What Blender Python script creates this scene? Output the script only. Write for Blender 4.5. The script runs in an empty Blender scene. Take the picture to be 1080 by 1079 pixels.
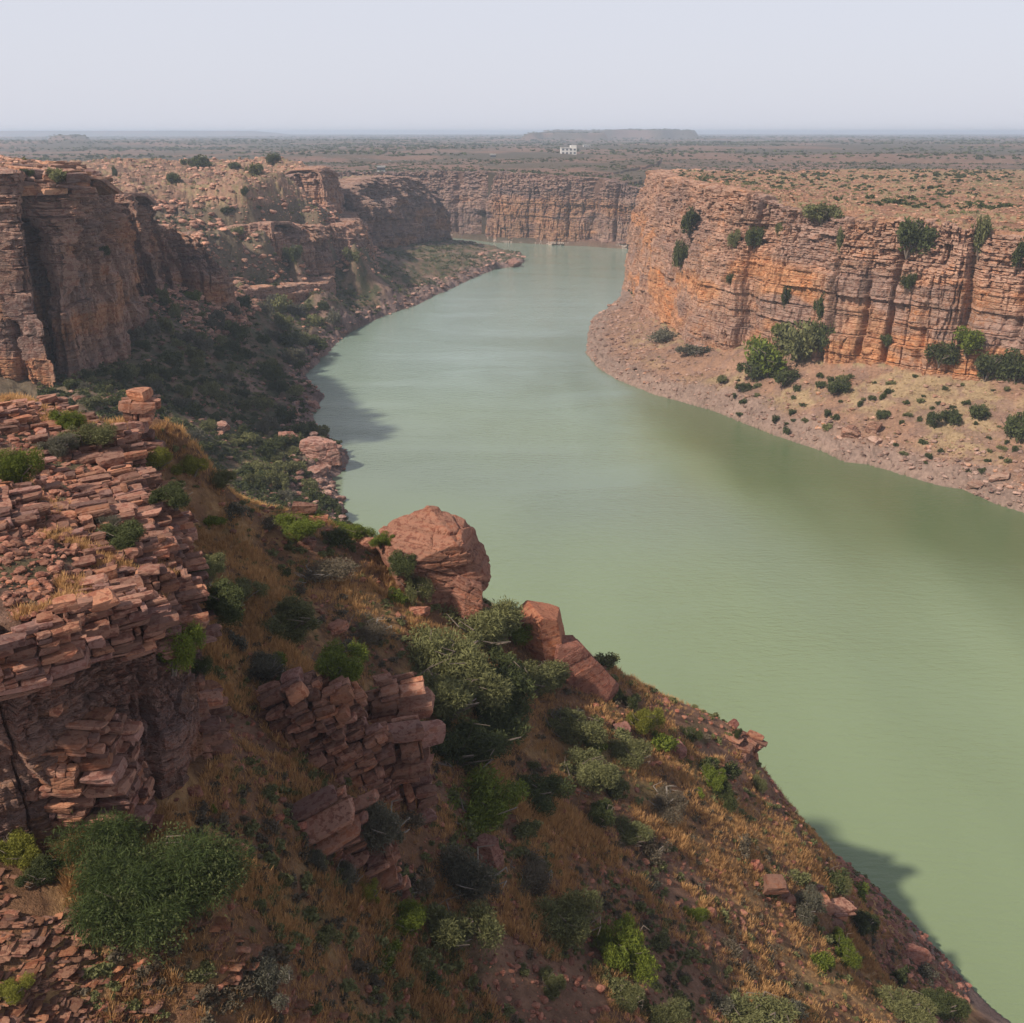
import bpy, math, random
import numpy as np
from mathutils import Vector, Matrix

# ------------------------------------------------------------------ camera, world, sun, exposure
scene = bpy.context.scene
COL = scene.collection
H, FPX = 100.0, 1080.0
HORIZON = 139.0
PITCH = math.atan((539.5 - HORIZON) / FPX)
cam_data = bpy.data.cameras.new("camera")
cam = bpy.data.objects.new("camera", cam_data)
COL.objects.link(cam)
cam.location = (0, 0, H)
cam.rotation_euler = (math.pi / 2 - PITCH, 0, 0)
cam_data.sensor_width = 36
cam_data.lens = 36 * FPX / 1080
cam_data.clip_start = 0.5
cam_data.clip_end = 60000
scene.camera = cam

SUN_EL = math.radians(44.5)
SUN_DIR = Vector((-0.83, -0.56, 0)).normalized() * math.cos(SUN_EL) + Vector((0, 0, math.sin(SUN_EL)))
world = bpy.data.worlds.new("World")
scene.world = world
world.use_nodes = True
wn = world.node_tree
wn.nodes.clear()
w_out = wn.nodes.new('ShaderNodeOutputWorld')
w_bg = wn.nodes.new('ShaderNodeBackground')
w_sky = wn.nodes.new('ShaderNodeTexSky')
w_sky.sky_type = 'NISHITA'
w_sky.sun_disc = False
w_sky.sun_elevation = SUN_EL
w_sky.sun_rotation = math.atan2(SUN_DIR.x, SUN_DIR.y)
w_sky.altitude = 300
w_sky.air_density = 1.0
w_sky.dust_density = 3.0
w_sky.ozone_density = 2.0
w_mix = wn.nodes.new('ShaderNodeMix')
w_mix.data_type = 'RGBA'
w_mix.inputs['Factor'].default_value = 0.80
w_mix.inputs[7].default_value = (9.0, 9.15, 10.2, 1)     # bright, thin overcast veil of a hazy day
wn.links.new(w_sky.outputs[0], w_mix.inputs[6])
# the veil is thickest towards the horizon and thins towards the zenith
w_tc = wn.nodes.new('ShaderNodeTexCoord'); w_sx = wn.nodes.new('ShaderNodeSeparateXYZ')
w_mr = wn.nodes.new('ShaderNodeMapRange'); w_mr.interpolation_type = 'SMOOTHSTEP'
wn.links.new(w_tc.outputs['Generated'], w_sx.inputs[0]); wn.links.new(w_sx.outputs[2], w_mr.inputs['Value'])
w_mr.inputs['From Min'].default_value = 0.30; w_mr.inputs['From Max'].default_value = 0.85
w_mr.inputs['To Min'].default_value = 0.82; w_mr.inputs['To Max'].default_value = 0.18
wn.links.new(w_mr.outputs[0], w_mix.inputs['Factor'])
wn.links.new(w_mix.outputs[2], w_bg.inputs['Color'])
w_bg.inputs['Strength'].default_value = 0.085
wn.links.new(w_bg.outputs[0], w_out.inputs['Surface'])

sun_data = bpy.data.lights.new("sun", 'SUN')
sun_data.energy = 5.0
sun_data.angle = math.radians(2.0)
sun_data.color = (1.0, 0.90, 0.78)
sun = bpy.data.objects.new("sun", sun_data)
COL.objects.link(sun)
sun.rotation_euler = (-SUN_DIR).to_track_quat('-Z', 'Y').to_euler()

scene.view_settings.view_transform = 'Standard'
scene.view_settings.look = 'None'
scene.view_settings.exposure = 0.08
scene.view_settings.gamma = 1.0
scene.cycles.max_bounces = 4
scene.cycles.diffuse_bounces = 2
scene.cycles.glossy_bounces = 2
scene.cycles.transmission_bounces = 2
scene.cycles.transparent_max_bounces = 4
scene.cycles.volume_bounces = 1

rng = np.random.default_rng(7)
random.seed(7)
SP, CP = math.sin(PITCH), math.cos(PITCH)

# ------------------------------------------------------------------ helpers: view geometry
def ray(px, py):
    a = (px - 540.0) / FPX
    b = (539.5 - py) / FPX
    return (a, CP + b * SP, -SP + b * CP)

def atz(px, py, z):
    r = ray(px, py)
    t = (z - H) / r[2]
    return (r[0] * t, r[1] * t, z)

def atd(px, py, d):
    r = ray(px, py)
    t = d / r[1]
    return (r[0] * t, d, H + r[2] * t)

# ------------------------------------------------------------------ helpers: noise
def _h(i, j, k=0, seed=0):
    i = np.asarray(i).astype(np.int64); j = np.asarray(j).astype(np.int64); k = np.asarray(k).astype(np.int64)
    n = (i * 374761393 + j * 668265263 + k * 2147483647 + seed * 1274126177) & 0xffffffff
    n = ((n ^ (n >> 13)) * 1274126177) & 0xffffffff
    n = ((n ^ (n >> 16)) * 2246822519) & 0xffffffff
    n = n ^ (n >> 15)
    return (n & 0xffffff) / float(0x1000000)

def vn2(x, y, seed=0):
    xi = np.floor(x); yi = np.floor(y)
    fx = x - xi; fy = y - yi
    fx = fx * fx * (3 - 2 * fx); fy = fy * fy * (3 - 2 * fy)
    a = _h(xi, yi, 0, seed); b = _h(xi + 1, yi, 0, seed)
    c = _h(xi, yi + 1, 0, seed); d = _h(xi + 1, yi + 1, 0, seed)
    return (a + (b - a) * fx) * (1 - fy) + (c + (d - c) * fx) * fy

def fbm(x, y, octs=4, seed=0, gain=0.5):
    s = 0; amp = 1; tot = 0
    for o in range(octs):
        s = s + amp * (vn2(x * 2 ** o + 17.3 * o, y * 2 ** o - 9.1 * o, seed + o) * 2 - 1)
        tot += amp; amp *= gain
    return s / tot

def worley(x, y, seed=0):
    """distance to nearest and second nearest jittered cell point, and id of the nearest"""
    xi = np.floor(x); yi = np.floor(y)
    f1 = np.full(np.shape(x), 9.0); f2 = np.full(np.shape(x), 9.0); idn = np.zeros(np.shape(x))
    for dx in (-1, 0, 1):
        for dy in (-1, 0, 1):
            cx = xi + dx; cy = yi + dy
            px = cx + _h(cx, cy, 1, seed); py = cy + _h(cx, cy, 2, seed)
            d = np.hypot(px - x, py - y)
            v = _h(cx, cy, 3, seed)
            closer = d < f1
            f2 = np.where(closer, f1, np.minimum(f2, d))
            idn = np.where(closer, v, idn)
            f1 = np.where(closer, d, f1)
    return f1, f2, idn

def sstep(a, b, x):
    t = np.clip((x - a) / (b - a), 0, 1)
    return t * t * (3 - 2 * t)

# ------------------------------------------------------------------ helpers: objects
def tag(o, label=None, cat=None, group=None, kind=None):
    if label: o['label'] = label
    if cat: o['category'] = cat
    if group: o['group'] = group
    if kind: o['kind'] = kind
    return o

def make_mesh(name, verts, faces, mat=None, smooth=False, col=None, tone=None):
    """verts (n,3), faces (m,4) or (m,3) arrays, or a list of such arrays"""
    me = bpy.data.meshes.new(name)
    verts = np.ascontiguousarray(verts, dtype=np.float32)
    if not isinstance(faces, list): faces = [faces]
    faces = [np.asarray(f) for f in faces if len(f)]
    nf = sum(len(f) for f in faces)
    loops = np.concatenate([f.reshape(-1) for f in faces]).astype(np.int32)
    tot = np.concatenate([np.full(len(f), f.shape[1]) for f in faces]).astype(np.int32)
    start = np.concatenate([[0], np.cumsum(tot)[:-1]]).astype(np.int32)
    me.vertices.add(len(verts)); me.vertices.foreach_set('co', verts.reshape(-1))
    me.loops.add(len(loops)); me.loops.foreach_set('vertex_index', loops)
    me.polygons.add(nf); me.polygons.foreach_set('loop_start', start)
    try: me.polygons.foreach_set('loop_total', tot)
    except Exception: pass
    me.polygons.foreach_set('use_smooth', np.full(nf, smooth, dtype=bool))
    if col is not None:
        a = me.color_attributes.new('col', 'FLOAT_COLOR', 'POINT')
        c = np.ones((len(verts), 4), dtype=np.float32); c[:, :3] = col
        a.data.foreach_set('color', c.reshape(-1))
    if tone is not None:
        a = me.attributes.new('tone', 'FLOAT', 'POINT')
        a.data.foreach_set('value', np.ascontiguousarray(tone, dtype=np.float32))
    me.update(calc_edges=True)
    if mat: me.materials.append(mat)
    return me

def link(name, me, parent=None, loc=None):
    o = bpy.data.objects.new(name, me)
    COL.objects.link(o)
    if parent is not None: o.parent = parent
    if loc is not None: o.location = loc
    return o

# ------------------------------------------------------------------ materials
def new_mat(name):
    m = bpy.data.materials.new(name)
    m.use_nodes = True
    nt = m.node_tree
    nt.nodes.clear()
    out = nt.nodes.new('ShaderNodeOutputMaterial')
    bs = nt.nodes.new('ShaderNodeBsdfPrincipled')
    nt.links.new(bs.outputs[0], out.inputs['Surface'])
    return m, nt, bs, out

class N:
    def __init__(s, nt): s.nt = nt
    def node(s, t, **kw):
        n = s.nt.nodes.new(t)
        for k, v in kw.items(): setattr(n, k, v)
        return n
    def link(s, a, b): s.nt.links.new(a, b)
    def mapping(s, vec, scale=(1, 1, 1)):
        m = s.node('ShaderNodeMapping'); m.inputs['Scale'].default_value = scale
        s.link(vec, m.inputs['Vector']); return m.outputs[0]
    def noise(s, vec, scale, detail=4, rough=0.55, dist=0.0):
        n = s.node('ShaderNodeTexNoise'); n.inputs['Scale'].default_value = scale
        n.inputs['Detail'].default_value = detail; n.inputs['Roughness'].default_value = rough
        n.inputs['Distortion'].default_value = dist
        s.link(vec, n.inputs['Vector']); return n.outputs[0]
    def voronoi(s, vec, scale, feature='F1', out=0):
        n = s.node('ShaderNodeTexVoronoi', feature=feature); n.inputs['Scale'].default_value = scale
        s.link(vec, n.inputs['Vector']); return n.outputs[out]
    def ramp(s, fac, a, b, interp='LINEAR', c0=(0, 0, 0, 1), c1=(1, 1, 1, 1)):
        r = s.node('ShaderNodeValToRGB'); r.color_ramp.interpolation = interp
        r.color_ramp.elements[0].position = a; r.color_ramp.elements[0].color = c0
        r.color_ramp.elements[1].position = b; r.color_ramp.elements[1].color = c1
        s.link(fac, r.inputs[0]); return r.outputs[0]
    def mix(s, fac, a, b, blend='MIX'):
        m = s.node('ShaderNodeMix', data_type='RGBA', blend_type=blend)
        for sock, v in ((m.inputs['Factor'], fac), (m.inputs[6], a), (m.inputs[7], b)):
            if isinstance(v, (int, float)): sock.default_value = v
            elif isinstance(v, tuple): sock.default_value = v if len(v) == 4 else (*v, 1)
            else: s.link(v, sock)
        return m.outputs[2]
    def math(s, op, a, b=0.0, c=None):
        m = s.node('ShaderNodeMath', operation=op)
        for i, v in enumerate((a, b, c)):
            if v is None: continue
            if isinstance(v, (int, float)): m.inputs[i].default_value = v
            else: s.link(v, m.inputs[i])
        return m.outputs[0]
    def bump(s, h, dist, strength=1.0, normal=None):
        b = s.node('ShaderNodeBump'); b.inputs['Strength'].default_value = strength
        b.inputs['Distance'].default_value = dist
        s.link(h, b.inputs['Height'])
        if normal is not None: s.link(normal, b.inputs['Normal'])
        return b.outputs[0]

def rock_mat(name, base, orange, dark, pale, unit=1.0, use_col=False, bump=0.35, ring=False, dip=(0.0, 0.0)):
    """layered quartzite: bedding bands across local Z, stains and varnish; unit = size of the features in metres"""
    m, nt, bs, out = new_mat(name)
    g = N(nt)
    tc = g.node('ShaderNodeTexCoord')
    P = tc.outputs['Object']
    u = 1.0 / unit
    warp = g.noise(P, 0.12 * u, 2)
    # bedding: noise stretched along the bed
    bed = g.noise(g.mapping(P, (0.05 * u, 0.05 * u, 0.9 * u)), 1.0, 5, 0.65, 0.3)
    bedf = g.noise(g.mapping(P, (0.25 * u, 0.25 * u, 4.5 * u)), 1.0, 4, 0.7, 0.2)
    patch = g.noise(P, 0.07 * u, 4, 0.6)
    blot = g.noise(P, 0.9 * u, 5, 0.65)
    streak = g.noise(g.mapping(P, (0.7 * u, 0.7 * u, 0.05 * u)), 1.0, 4, 0.6)
    c = g.mix(g.ramp(patch, 0.50, 0.68), base, orange)
    c = g.mix(g.ramp(bed, 0.42, 0.60), c, g.mix(0.5, base, dark))
    c = g.mix(g.math('MULTIPLY', g.ramp(bedf, 0.55, 0.72), 0.40), c, pale)
    c = g.mix(g.math('MULTIPLY', g.ramp(blot, 0.53, 0.72), 0.65), c, dark)
    c = g.mix(g.math('MULTIPLY', g.ramp(blot, 0.47, 0.30), 0.45), c, pale)
    c = g.mix(g.math('MULTIPLY', g.ramp(streak, 0.60, 0.76), 0.35), c, dark)
    if use_col:
        at = g.node('ShaderNodeVertexColor', layer_name='col')
        c = g.mix(1.0, c, at.outputs[0], 'MULTIPLY')
    if ring:
        sx = g.node('ShaderNodeSeparateXYZ'); g.link(P, sx.inputs[0])
        zz = g.math('ADD', sx.outputs[2], g.math('MULTIPLY', g.noise(P, 0.05, 2), -4.0))
        c = g.mix(g.math('MULTIPLY', g.ramp(zz, 3.4, 4.0, c0=(1, 1, 1, 1), c1=(0, 0, 0, 1)), 0.0) if False else
                  g.math('MULTIPLY', g.math('LESS_THAN', zz, 1.6), 0.6), c, (0.42, 0.36, 0.31))
    g.link(c, bs.inputs['Base Color'])
    bs.inputs['Roughness'].default_value = 0.88
    bs.inputs['Specular IOR Level'].default_value = 0.25
    crack = g.voronoi(g.mapping(P, (0.5 * u, 0.5 * u, 1.6 * u)), 1.0, 'DISTANCE_TO_EDGE')
    h = g.math('ADD', g.math('MULTIPLY', bedf, 0.8), g.math('MULTIPLY', g.noise(P, 2.2 * u, 6, 0.7), 0.9))
    h = g.math('ADD', h, g.math('MULTIPLY', g.ramp(crack, 0.0, 0.10), 0.35))
    g.link(g.bump(h, bump * unit), bs.inputs['Normal'])
    return m

M = {}
M['rock_right'] = rock_mat('sandstone_orange', (0.345, 0.180, 0.118, 1), (0.46, 0.195, 0.080, 1), (0.120, 0.060, 0.043, 1), (0.50, 0.33, 0.24, 1), 1.6, True, 0.3)
M['rock_left'] = rock_mat('sandstone_brown', (0.255, 0.122, 0.083, 1), (0.36, 0.165, 0.085, 1), (0.085, 0.048, 0.037, 1), (0.42, 0.28, 0.21, 1), 1.3, True, 0.3)
M['rock_far'] = rock_mat('sandstone_far', (0.205, 0.118, 0.095, 1), (0.27, 0.155, 0.115, 1), (0.090, 0.056, 0.050, 1), (0.36, 0.24, 0.18, 1), 4.0, True, 0.3, ring=True)
M['rock_near'] = rock_mat('quartzite_near', (0.200, 0.080, 0.052, 1), (0.31, 0.125, 0.062, 1), (0.050, 0.026, 0.020, 1), (0.34, 0.19, 0.13, 1), 0.40, True, 0.16)

M['rock_near_wall'] = rock_mat('quartzite_wall', (0.30, 0.135, 0.090, 1), (0.42, 0.21, 0.105, 1), (0.085, 0.050, 0.042, 1), (0.36, 0.23, 0.18, 1), 1.2, True, 0.3)

def ground_mat():
    m, nt, bs, out = new_mat('ground')
    g = N(nt)
    tc = g.node('ShaderNodeTexCoord'); P = tc.outputs['Object']
    at = g.node('ShaderNodeVertexColor', layer_name='col')
    n1 = g.noise(P, 0.9, 8, 0.68)
    n2 = g.noise(P, 0.11, 6, 0.62)
    n3 = g.noise(P, 5.0, 4, 0.7)
    v = g.math('ADD', g.math('MULTIPLY', n1, 1.5), g.math('MULTIPLY', n2, 0.9))
    v = g.math('ADD', v, g.math('MULTIPLY', n3, 0.5))
    v = g.math('ADD', v, -0.58)
    cmb = g.node('ShaderNodeCombineColor')
    for i in range(3): g.link(v, cmb.inputs[i])
    c = g.mix(1.0, at.outputs[0], cmb.outputs[0], 'MULTIPLY')
    g.link(c, bs.inputs['Base Color'])
    bs.inputs['Roughness'].default_value = 0.95
    bs.inputs['Specular IOR Level'].default_value = 0.15
    h = g.math('ADD', n1, g.math('MULTIPLY', n3, 0.35))
    g.link(g.bump(h, 0.5), bs.inputs['Normal'])
    return m
M['ground'] = ground_mat()

def leaf_mat(name, c0, c1, transl=0.25):
    m, nt, bs, out = new_mat(name)
    g = N(nt)
    at = g.node('ShaderNodeAttribute', attribute_name='tone')
    oi = g.node('ShaderNodeObjectInfo')
    f = g.math('ADD', g.math('MULTIPLY', at.outputs['Fac'], 0.75), g.math('MULTIPLY', oi.outputs['Random'], 0.25))
    c = g.mix(f, c0, c1)
    g.link(c, bs.inputs['Base Color'])
    bs.inputs['Roughness'].default_value = 0.7
    bs.inputs['Specular IOR Level'].default_value = 0.2
    tr = g.node('ShaderNodeBsdfTranslucent'); g.link(c, tr.inputs['Color'])
    mx = g.node('ShaderNodeMixShader'); mx.inputs[0].default_value = transl
    g.link(bs.outputs[0], mx.inputs[1]); g.link(tr.outputs[0], mx.inputs[2])
    g.link(mx.outputs[0], out.inputs['Surface'])
    return m
M['leaf_dark'] = leaf_mat('leaf_dark', (0.028, 0.036, 0.013, 1), (0.105, 0.118, 0.038, 1))
M['leaf_olive'] = leaf_mat('leaf_olive', (0.062, 0.066, 0.026, 1), (0.235, 0.230, 0.090, 1))
M['leaf_bright'] = leaf_mat('leaf_bright', (0.060, 0.085, 0.012, 1), (0.190, 0.220, 0.030, 1))
M['leaf_yellow'] = leaf_mat('leaf_yellow', (0.110, 0.110, 0.018, 1), (0.260, 0.250, 0.040, 1))
M['leaf_grey'] = leaf_mat('leaf_grey', (0.062, 0.058, 0.040, 1), (0.185, 0.170, 0.115, 1))
M['leaf_dry'] = leaf_mat('leaf_dry', (0.080, 0.062, 0.042, 1), (0.190, 0.150, 0.095, 1))
M['leaf_acacia'] = leaf_mat('leaf_acacia', (0.025, 0.040, 0.010, 1), (0.100, 0.130, 0.035, 1))
M['straw'] = leaf_mat('straw', (0.25, 0.125, 0.050, 1), (0.72, 0.43, 0.18, 1), 0.3)
M['straw_pale'] = leaf_mat('straw_pale', (0.28, 0.19, 0.09, 1), (0.50, 0.36, 0.18, 1), 0.3)

def plain_mat(name, c, rough=0.8, var=0.35, scale=3.0):
    m, nt, bs, out = new_mat(name)
    g = N(nt); tc = g.node('ShaderNodeTexCoord')
    n = g.noise(tc.outputs['Object'], scale, 5, 0.6)
    c2 = tuple(x * (1 - var) for x in c[:3])
    g.link(g.mix(n, (*c[:3], 1), (*c2, 1)), bs.inputs['Base Color'])
    bs.inputs['Roughness'].default_value = rough
    return m
M['bark'] = plain_mat('bark', (0.16, 0.12, 0.09), 0.9)
M['deadwood'] = plain_mat('deadwood', (0.26, 0.22, 0.18), 0.9)
M['white_wall'] = plain_mat('white_wall', (0.60, 0.57, 0.53), 0.8, 0.12, 0.3)
M['glass_dark'] = plain_mat('glass_dark', (0.08, 0.09, 0.10), 0.2)

def water_mat():
    m, nt, bs, out = new_mat('water')
    g = N(nt); tc = g.node('ShaderNodeTexCoord'); P = tc.outputs['Object']
    at = g.node('ShaderNodeVertexColor', layer_name='col')
    g.link(at.outputs[0], bs.inputs['Base Color'])
    bs.inputs['Roughness'].default_value = 0.10
    bs.inputs['IOR'].default_value = 1.33
    w1 = g.noise(g.mapping(P, (0.28, 0.75, 1)), 1.0, 5, 0.6, 0.4)
    w2 = g.noise(P, 2.2, 3, 0.6)
    gust = g.ramp(g.noise(g.mapping(P, (0.012, 0.03, 1)), 1.0, 3, 0.5, 0.8), 0.35, 0.7)
    h = g.math('ADD', w1, g.math('MULTIPLY', w2, 0.22))
    h = g.math('MULTIPLY', h, g.math('ADD', 0.5, gust))
    g.link(g.bump(h, 0.24, 0.8), bs.inputs['Normal'])
    return m
M['water'] = water_mat()

# ------------------------------------------------------------------ plan of the gorge
def W(lst): return np.array([atz(*p) for p in lst])

# shoreline of the left bank, far tip to near corner
shoreL = [atz(px, py, 0)[:2] for px, py in [(553, 277), (540, 282), (522, 284), (500, 293), (470, 307), (440, 321), (400, 336), (372, 350), (352, 363), (343, 375),
          (323, 396), (330, 408), (343, 418), (335, 427), (328, 435), (335, 454), (352, 468), (367, 478), (364, 493), (352, 505), (362, 529), (367, 553)]]
shoreL += [(-30, 232), (-12, 205), (4, 180), (20, 156), (34, 136), (43, 124), (48.6, 112), (54, 103), (59, 94), (66, 84), (78, 66), (96, 30), (110, -40)]
landL = [(8 + 0, 905), (-35, 1000), (-70, 1040), (-200, 1085), (-520, 1160), (-3000, 1400), (-3000, -60)]
landL = np.array([(110, -60)] + shoreL[::-1] + landL)
shoreL = np.array(shoreL)
# right bank
shoreR = [atz(px, py, 0)[:2] for px, py in [(640, 326), (625, 336), (621, 345), (617, 372), (630, 388), (649, 400), (689, 416), (751, 433), (813, 458), (867, 476),
          (890, 487), (911, 489), (956, 502), (990, 513), (1013, 516), (1045, 530), (1080, 541), (1130, 556), (1250, 600), (1450, 690), (1700, 820)]]
shoreR = [(90, 800), (76, 720), (70, 670)] + shoreR
shoreR = np.array(shoreR)
landR = np.array(list(shoreR) + [(900, -60), (3000, -60), (3000, 1350), (520, 960), (300, 905), (150, 860)])

# cliffs: base points (px, py, z of the foot) with rim height
def path3(lst):
    out = []
    for it in lst:
        if it[0] == 'w': out.append((it[1], it[2], it[3], it[4]))
        else:
            x, y, z = atz(it[0], it[1], it[2]); out.append((x, y, z, it[3]))
    return np.array(out)

cliffR = path3([('w', 215, 900, 0, 70), ('w', 130, 830, 0, 72), ('w', 88, 760, 0, 74), ('w', 77, 700, 0, 75), (666, 312, 3, 76), (676, 330, 6, 77), (693, 342, 9, 77), (729, 362, 12, 77), (764, 373, 14, 75.5),
                (779, 368, 16, 74), (800, 368, 19, 72), (838, 372, 20, 70), (852, 381, 19, 69.5), (867, 387, 18, 70), (929, 387, 21, 71), (982, 398, 20, 69.5), (1027, 398, 21, 68),
                (1080, 403, 22, 66.5), (1150, 412, 22, 66), (1300, 450, 22, 66), (1500, 500, 22, 66)])
cliffA = path3([('w', -330, 215, 48, 90), ('w', -230, 240, 42, 90), (-60, 398, 38, 89), (0, 400, 36, 89), (60, 409, 34, 89), ('w', -128, 279, 34, 89), ('w', -136, 292, 36, 88), ('w', -133, 298, 36, 88), (76, 397, 35, 88), (84, 392, 35, 88.5), (125, 386, 31, 88),
                (150, 360, 31, 87), (157, 338, 33, 85.5), ('w', -153, 405, 38, 85), ('w', -185, 440, 45, 84)])
cliffB = path3([('w', -180, 418, 45, 78), (160, 316, 38, 76), (178, 306, 38, 72), (186, 308, 38, 66), (200, 312, 34, 62), (214, 322, 30, 58), (243, 324, 28, 45), (250, 318, 29, 43), ('w', -150, 500, 34, 40)])
cliffC = path3([(258, 316, 22, 27), (285, 320, 18, 26), (318, 322, 14, 24.5), (345, 320, 12, 22.5), (352, 312, 12, 22), ('w', -106, 620, 14, 21)])
cliffD = path3([('w', -190, 520, 46, 48), (222, 261, 43, 50), (250, 262, 41, 51), (272, 258, 42, 53), (288, 268, 38, 53), (298, 270, 36, 52), (304, 280, 30, 50), (330, 282, 27, 50), (343, 280, 27, 49), (352, 283, 24, 48),
                (375, 282, 23, 47), (392, 276, 23, 46), ('w', -98, 730, 22, 46), ('w', -110, 770, 22, 46)])
cliffE = path3([('w', -190, 640, 62, 70), (300, 213, 58, 70), (320, 216, 55, 74), (345, 220, 53, 76), (358, 219, 52, 77), ('w', -128, 800, 48, 75), ('w', -150, 860, 45, 66)])
cliffF = path3([(362, 248, 28, 52), (385, 262, 18, 54), (402, 263, 15, 62), (420, 259, 15, 66), (445, 256, 13, 65), (462, 255, 11, 62), (476, 253, 9, 50), ('w', -60, 985, 4, 46), ('w', -110, 1030, 0, 50), ('w', -260, 1080, 0, 55)])
cliffG = path3([('w', -2500, 1420, 0, 60), ('w', -500, 1200, 0, 60), ('w', -230, 1125, 0, 60), ('w', -100, 1075, 0, 62), (478, 252, -1, 63), (497, 254, -1, 63), (520, 257, -1, 63), (560, 258, -1, 63), (590, 260, -1, 61),
                (620, 261, -1, 60), (645, 263, -1, 56), (672, 264, -1, 52), ('w', 180, 950, -1, 52), ('w', 330, 1000, -1, 56), ('w', 600, 1100, -1, 60), ('w', 2500, 1500, -1, 60)])
farpoly = np.array([tuple(p[:2]) for p in cliffG] + [(30000, 3000), (30000, 40000), (-30000, 40000), (-30000, 3000)])
mesaR = np.array([tuple(p[:2]) for p in cliffR] + [(3000, 200), (3000, 1330), (520, 945), (300, 900)])

def smooth_path(P, step):
    """Catmull-Rom through the points, resampled at equal steps"""
    pts = []
    Q = np.vstack([2 * P[0] - P[1], P, 2 * P[-1] - P[-2]])
    for i in range(1, len(Q) - 2):
        p0, p1, p2, p3 = Q[i - 1], Q[i], Q[i + 1], Q[i + 2]
        n = max(4, int(np.linalg.norm(p2[:2] - p1[:2]) / 2))
        for t in np.linspace(0, 1, n, endpoint=False):
            c = 0.5 * ((2 * p1) + (-p0 + p2) * t + (2 * p0 - 5 * p1 + 4 * p2 - p3) * t * t + (-p0 + 3 * p1 - 3 * p2 + p3) * t ** 3)
            l = p1 + (p2 - p1) * t
            pts.append(0.6 * c + 0.4 * l)
    pts.append(P[-1]); pts = np.array(pts)
    s = np.concatenate([[0], np.cumsum(np.linalg.norm(np.diff(pts[:, :2], axis=0), axis=1))])
    L = s[-1]; n = max(2, int(L / step) + 1)
    ss = np.linspace(0, L, n)
    return np.stack([np.interp(ss, s, pts[:, k]) for k in range(P.shape[1])], 1), ss

def normals2d(P):
    t = np.gradient(P[:, :2], axis=0)
    t /= np.linalg.norm(t, axis=1)[:, None] + 1e-9
    return np.stack([t[:, 1], -t[:, 0]], 1)       # right-hand side of the direction of travel

def inside(x, y, poly):
    r = np.zeros(x.shape, dtype=bool)
    n = len(poly)
    for i in range(n):
        x0, y0 = poly[i]; x1, y1 = poly[(i + 1) % n]
        if y0 == y1: continue
        c = ((y0 > y) != (y1 > y)) & (x < (x1 - x0) * (y - y0) / (y1 - y0) + x0)
        r ^= c
    return r

def polydist(x, y, P, closed=False):
    """distance to a polyline and the extra columns of P interpolated at the nearest point"""
    best = np.full(x.shape, 1e9, dtype=np.float32)
    ext = [np.zeros(x.shape, dtype=np.float32) for _ in range(P.shape[1] - 2)]
    for i in range(len(P) - 1):
        ax, ay = P[i, :2]; bx, by = P[i + 1, :2]
        dx, dy = bx - ax, by - ay
        t = np.clip(((x - ax) * dx + (y - ay) * dy) / (dx * dx + dy * dy + 1e-9), 0, 1)
        d = np.hypot(x - ax - t * dx, y - ay - t * dy)
        m = d < best
        best = np.where(m, d, best)
        for k in range(len(ext)):
            ext[k] = np.where(m, P[i, 2 + k] + t * (P[i + 1, 2 + k] - P[i, 2 + k]), ext[k])
    return best, ext

# control heights for the left bank
ctrl = []
def add(px, py, z): ctrl.append(atz(px, py, z))
def addw(x, y, z): ctrl.append((x, y, z))
# near hillside
for p in [(0, 1079, 69), (0, 980, 70), (0, 900, 70), (60, 880, 69.5), (150, 940, 69), (150, 1079, 66.5), (250, 1000, 67), (300, 1079, 63.5), (230, 800, 66.5), (170, 760, 67), (300, 900, 63), (300, 800, 62.5), (250, 700, 65.5),
          (250, 600, 67), (215, 560, 68), (215, 640, 67), (200, 720, 67), (300, 620, 64), (300, 560, 65), (250, 525, 67.5), (185, 492, 70), (330, 545, 64.5), (400, 900, 57), (400, 1000, 57.5), (430, 1079, 55), (400, 760, 58),
          (380, 680, 60), (400, 620, 60), (400, 575, 60.5), (450, 700, 56.5), (480, 640, 56.5), (515, 645, 54.5), (540, 1079, 50.5), (540, 1000, 50.5), (540, 900, 50.5), (540, 800, 50), (540, 720, 51), (580, 690, 49.5), (640, 705, 46.5),
          (640, 800, 45), (640, 900, 45.5), (640, 1000, 46), (640, 1079, 46.5), (720, 745, 39.5), (720, 800, 39.5), (720, 900, 40), (720, 1000, 40.5), (720, 1079, 41), (770, 765, 35.5), (785, 800, 33.5), (800, 850, 32),
          (800, 930, 33.5), (800, 1079, 36), (825, 870, 29.5), (858, 905, 26.5), (870, 960, 26.5), (870, 1079, 30), (885, 935, 23.5), (905, 985, 20), (930, 1079, 24), (940, 1030, 15.5), (985, 1062, 10.5), (1030, 1062, 1.8), (1000, 1079, 12), (900, 1020, 23)]:
    add(*p)
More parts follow.
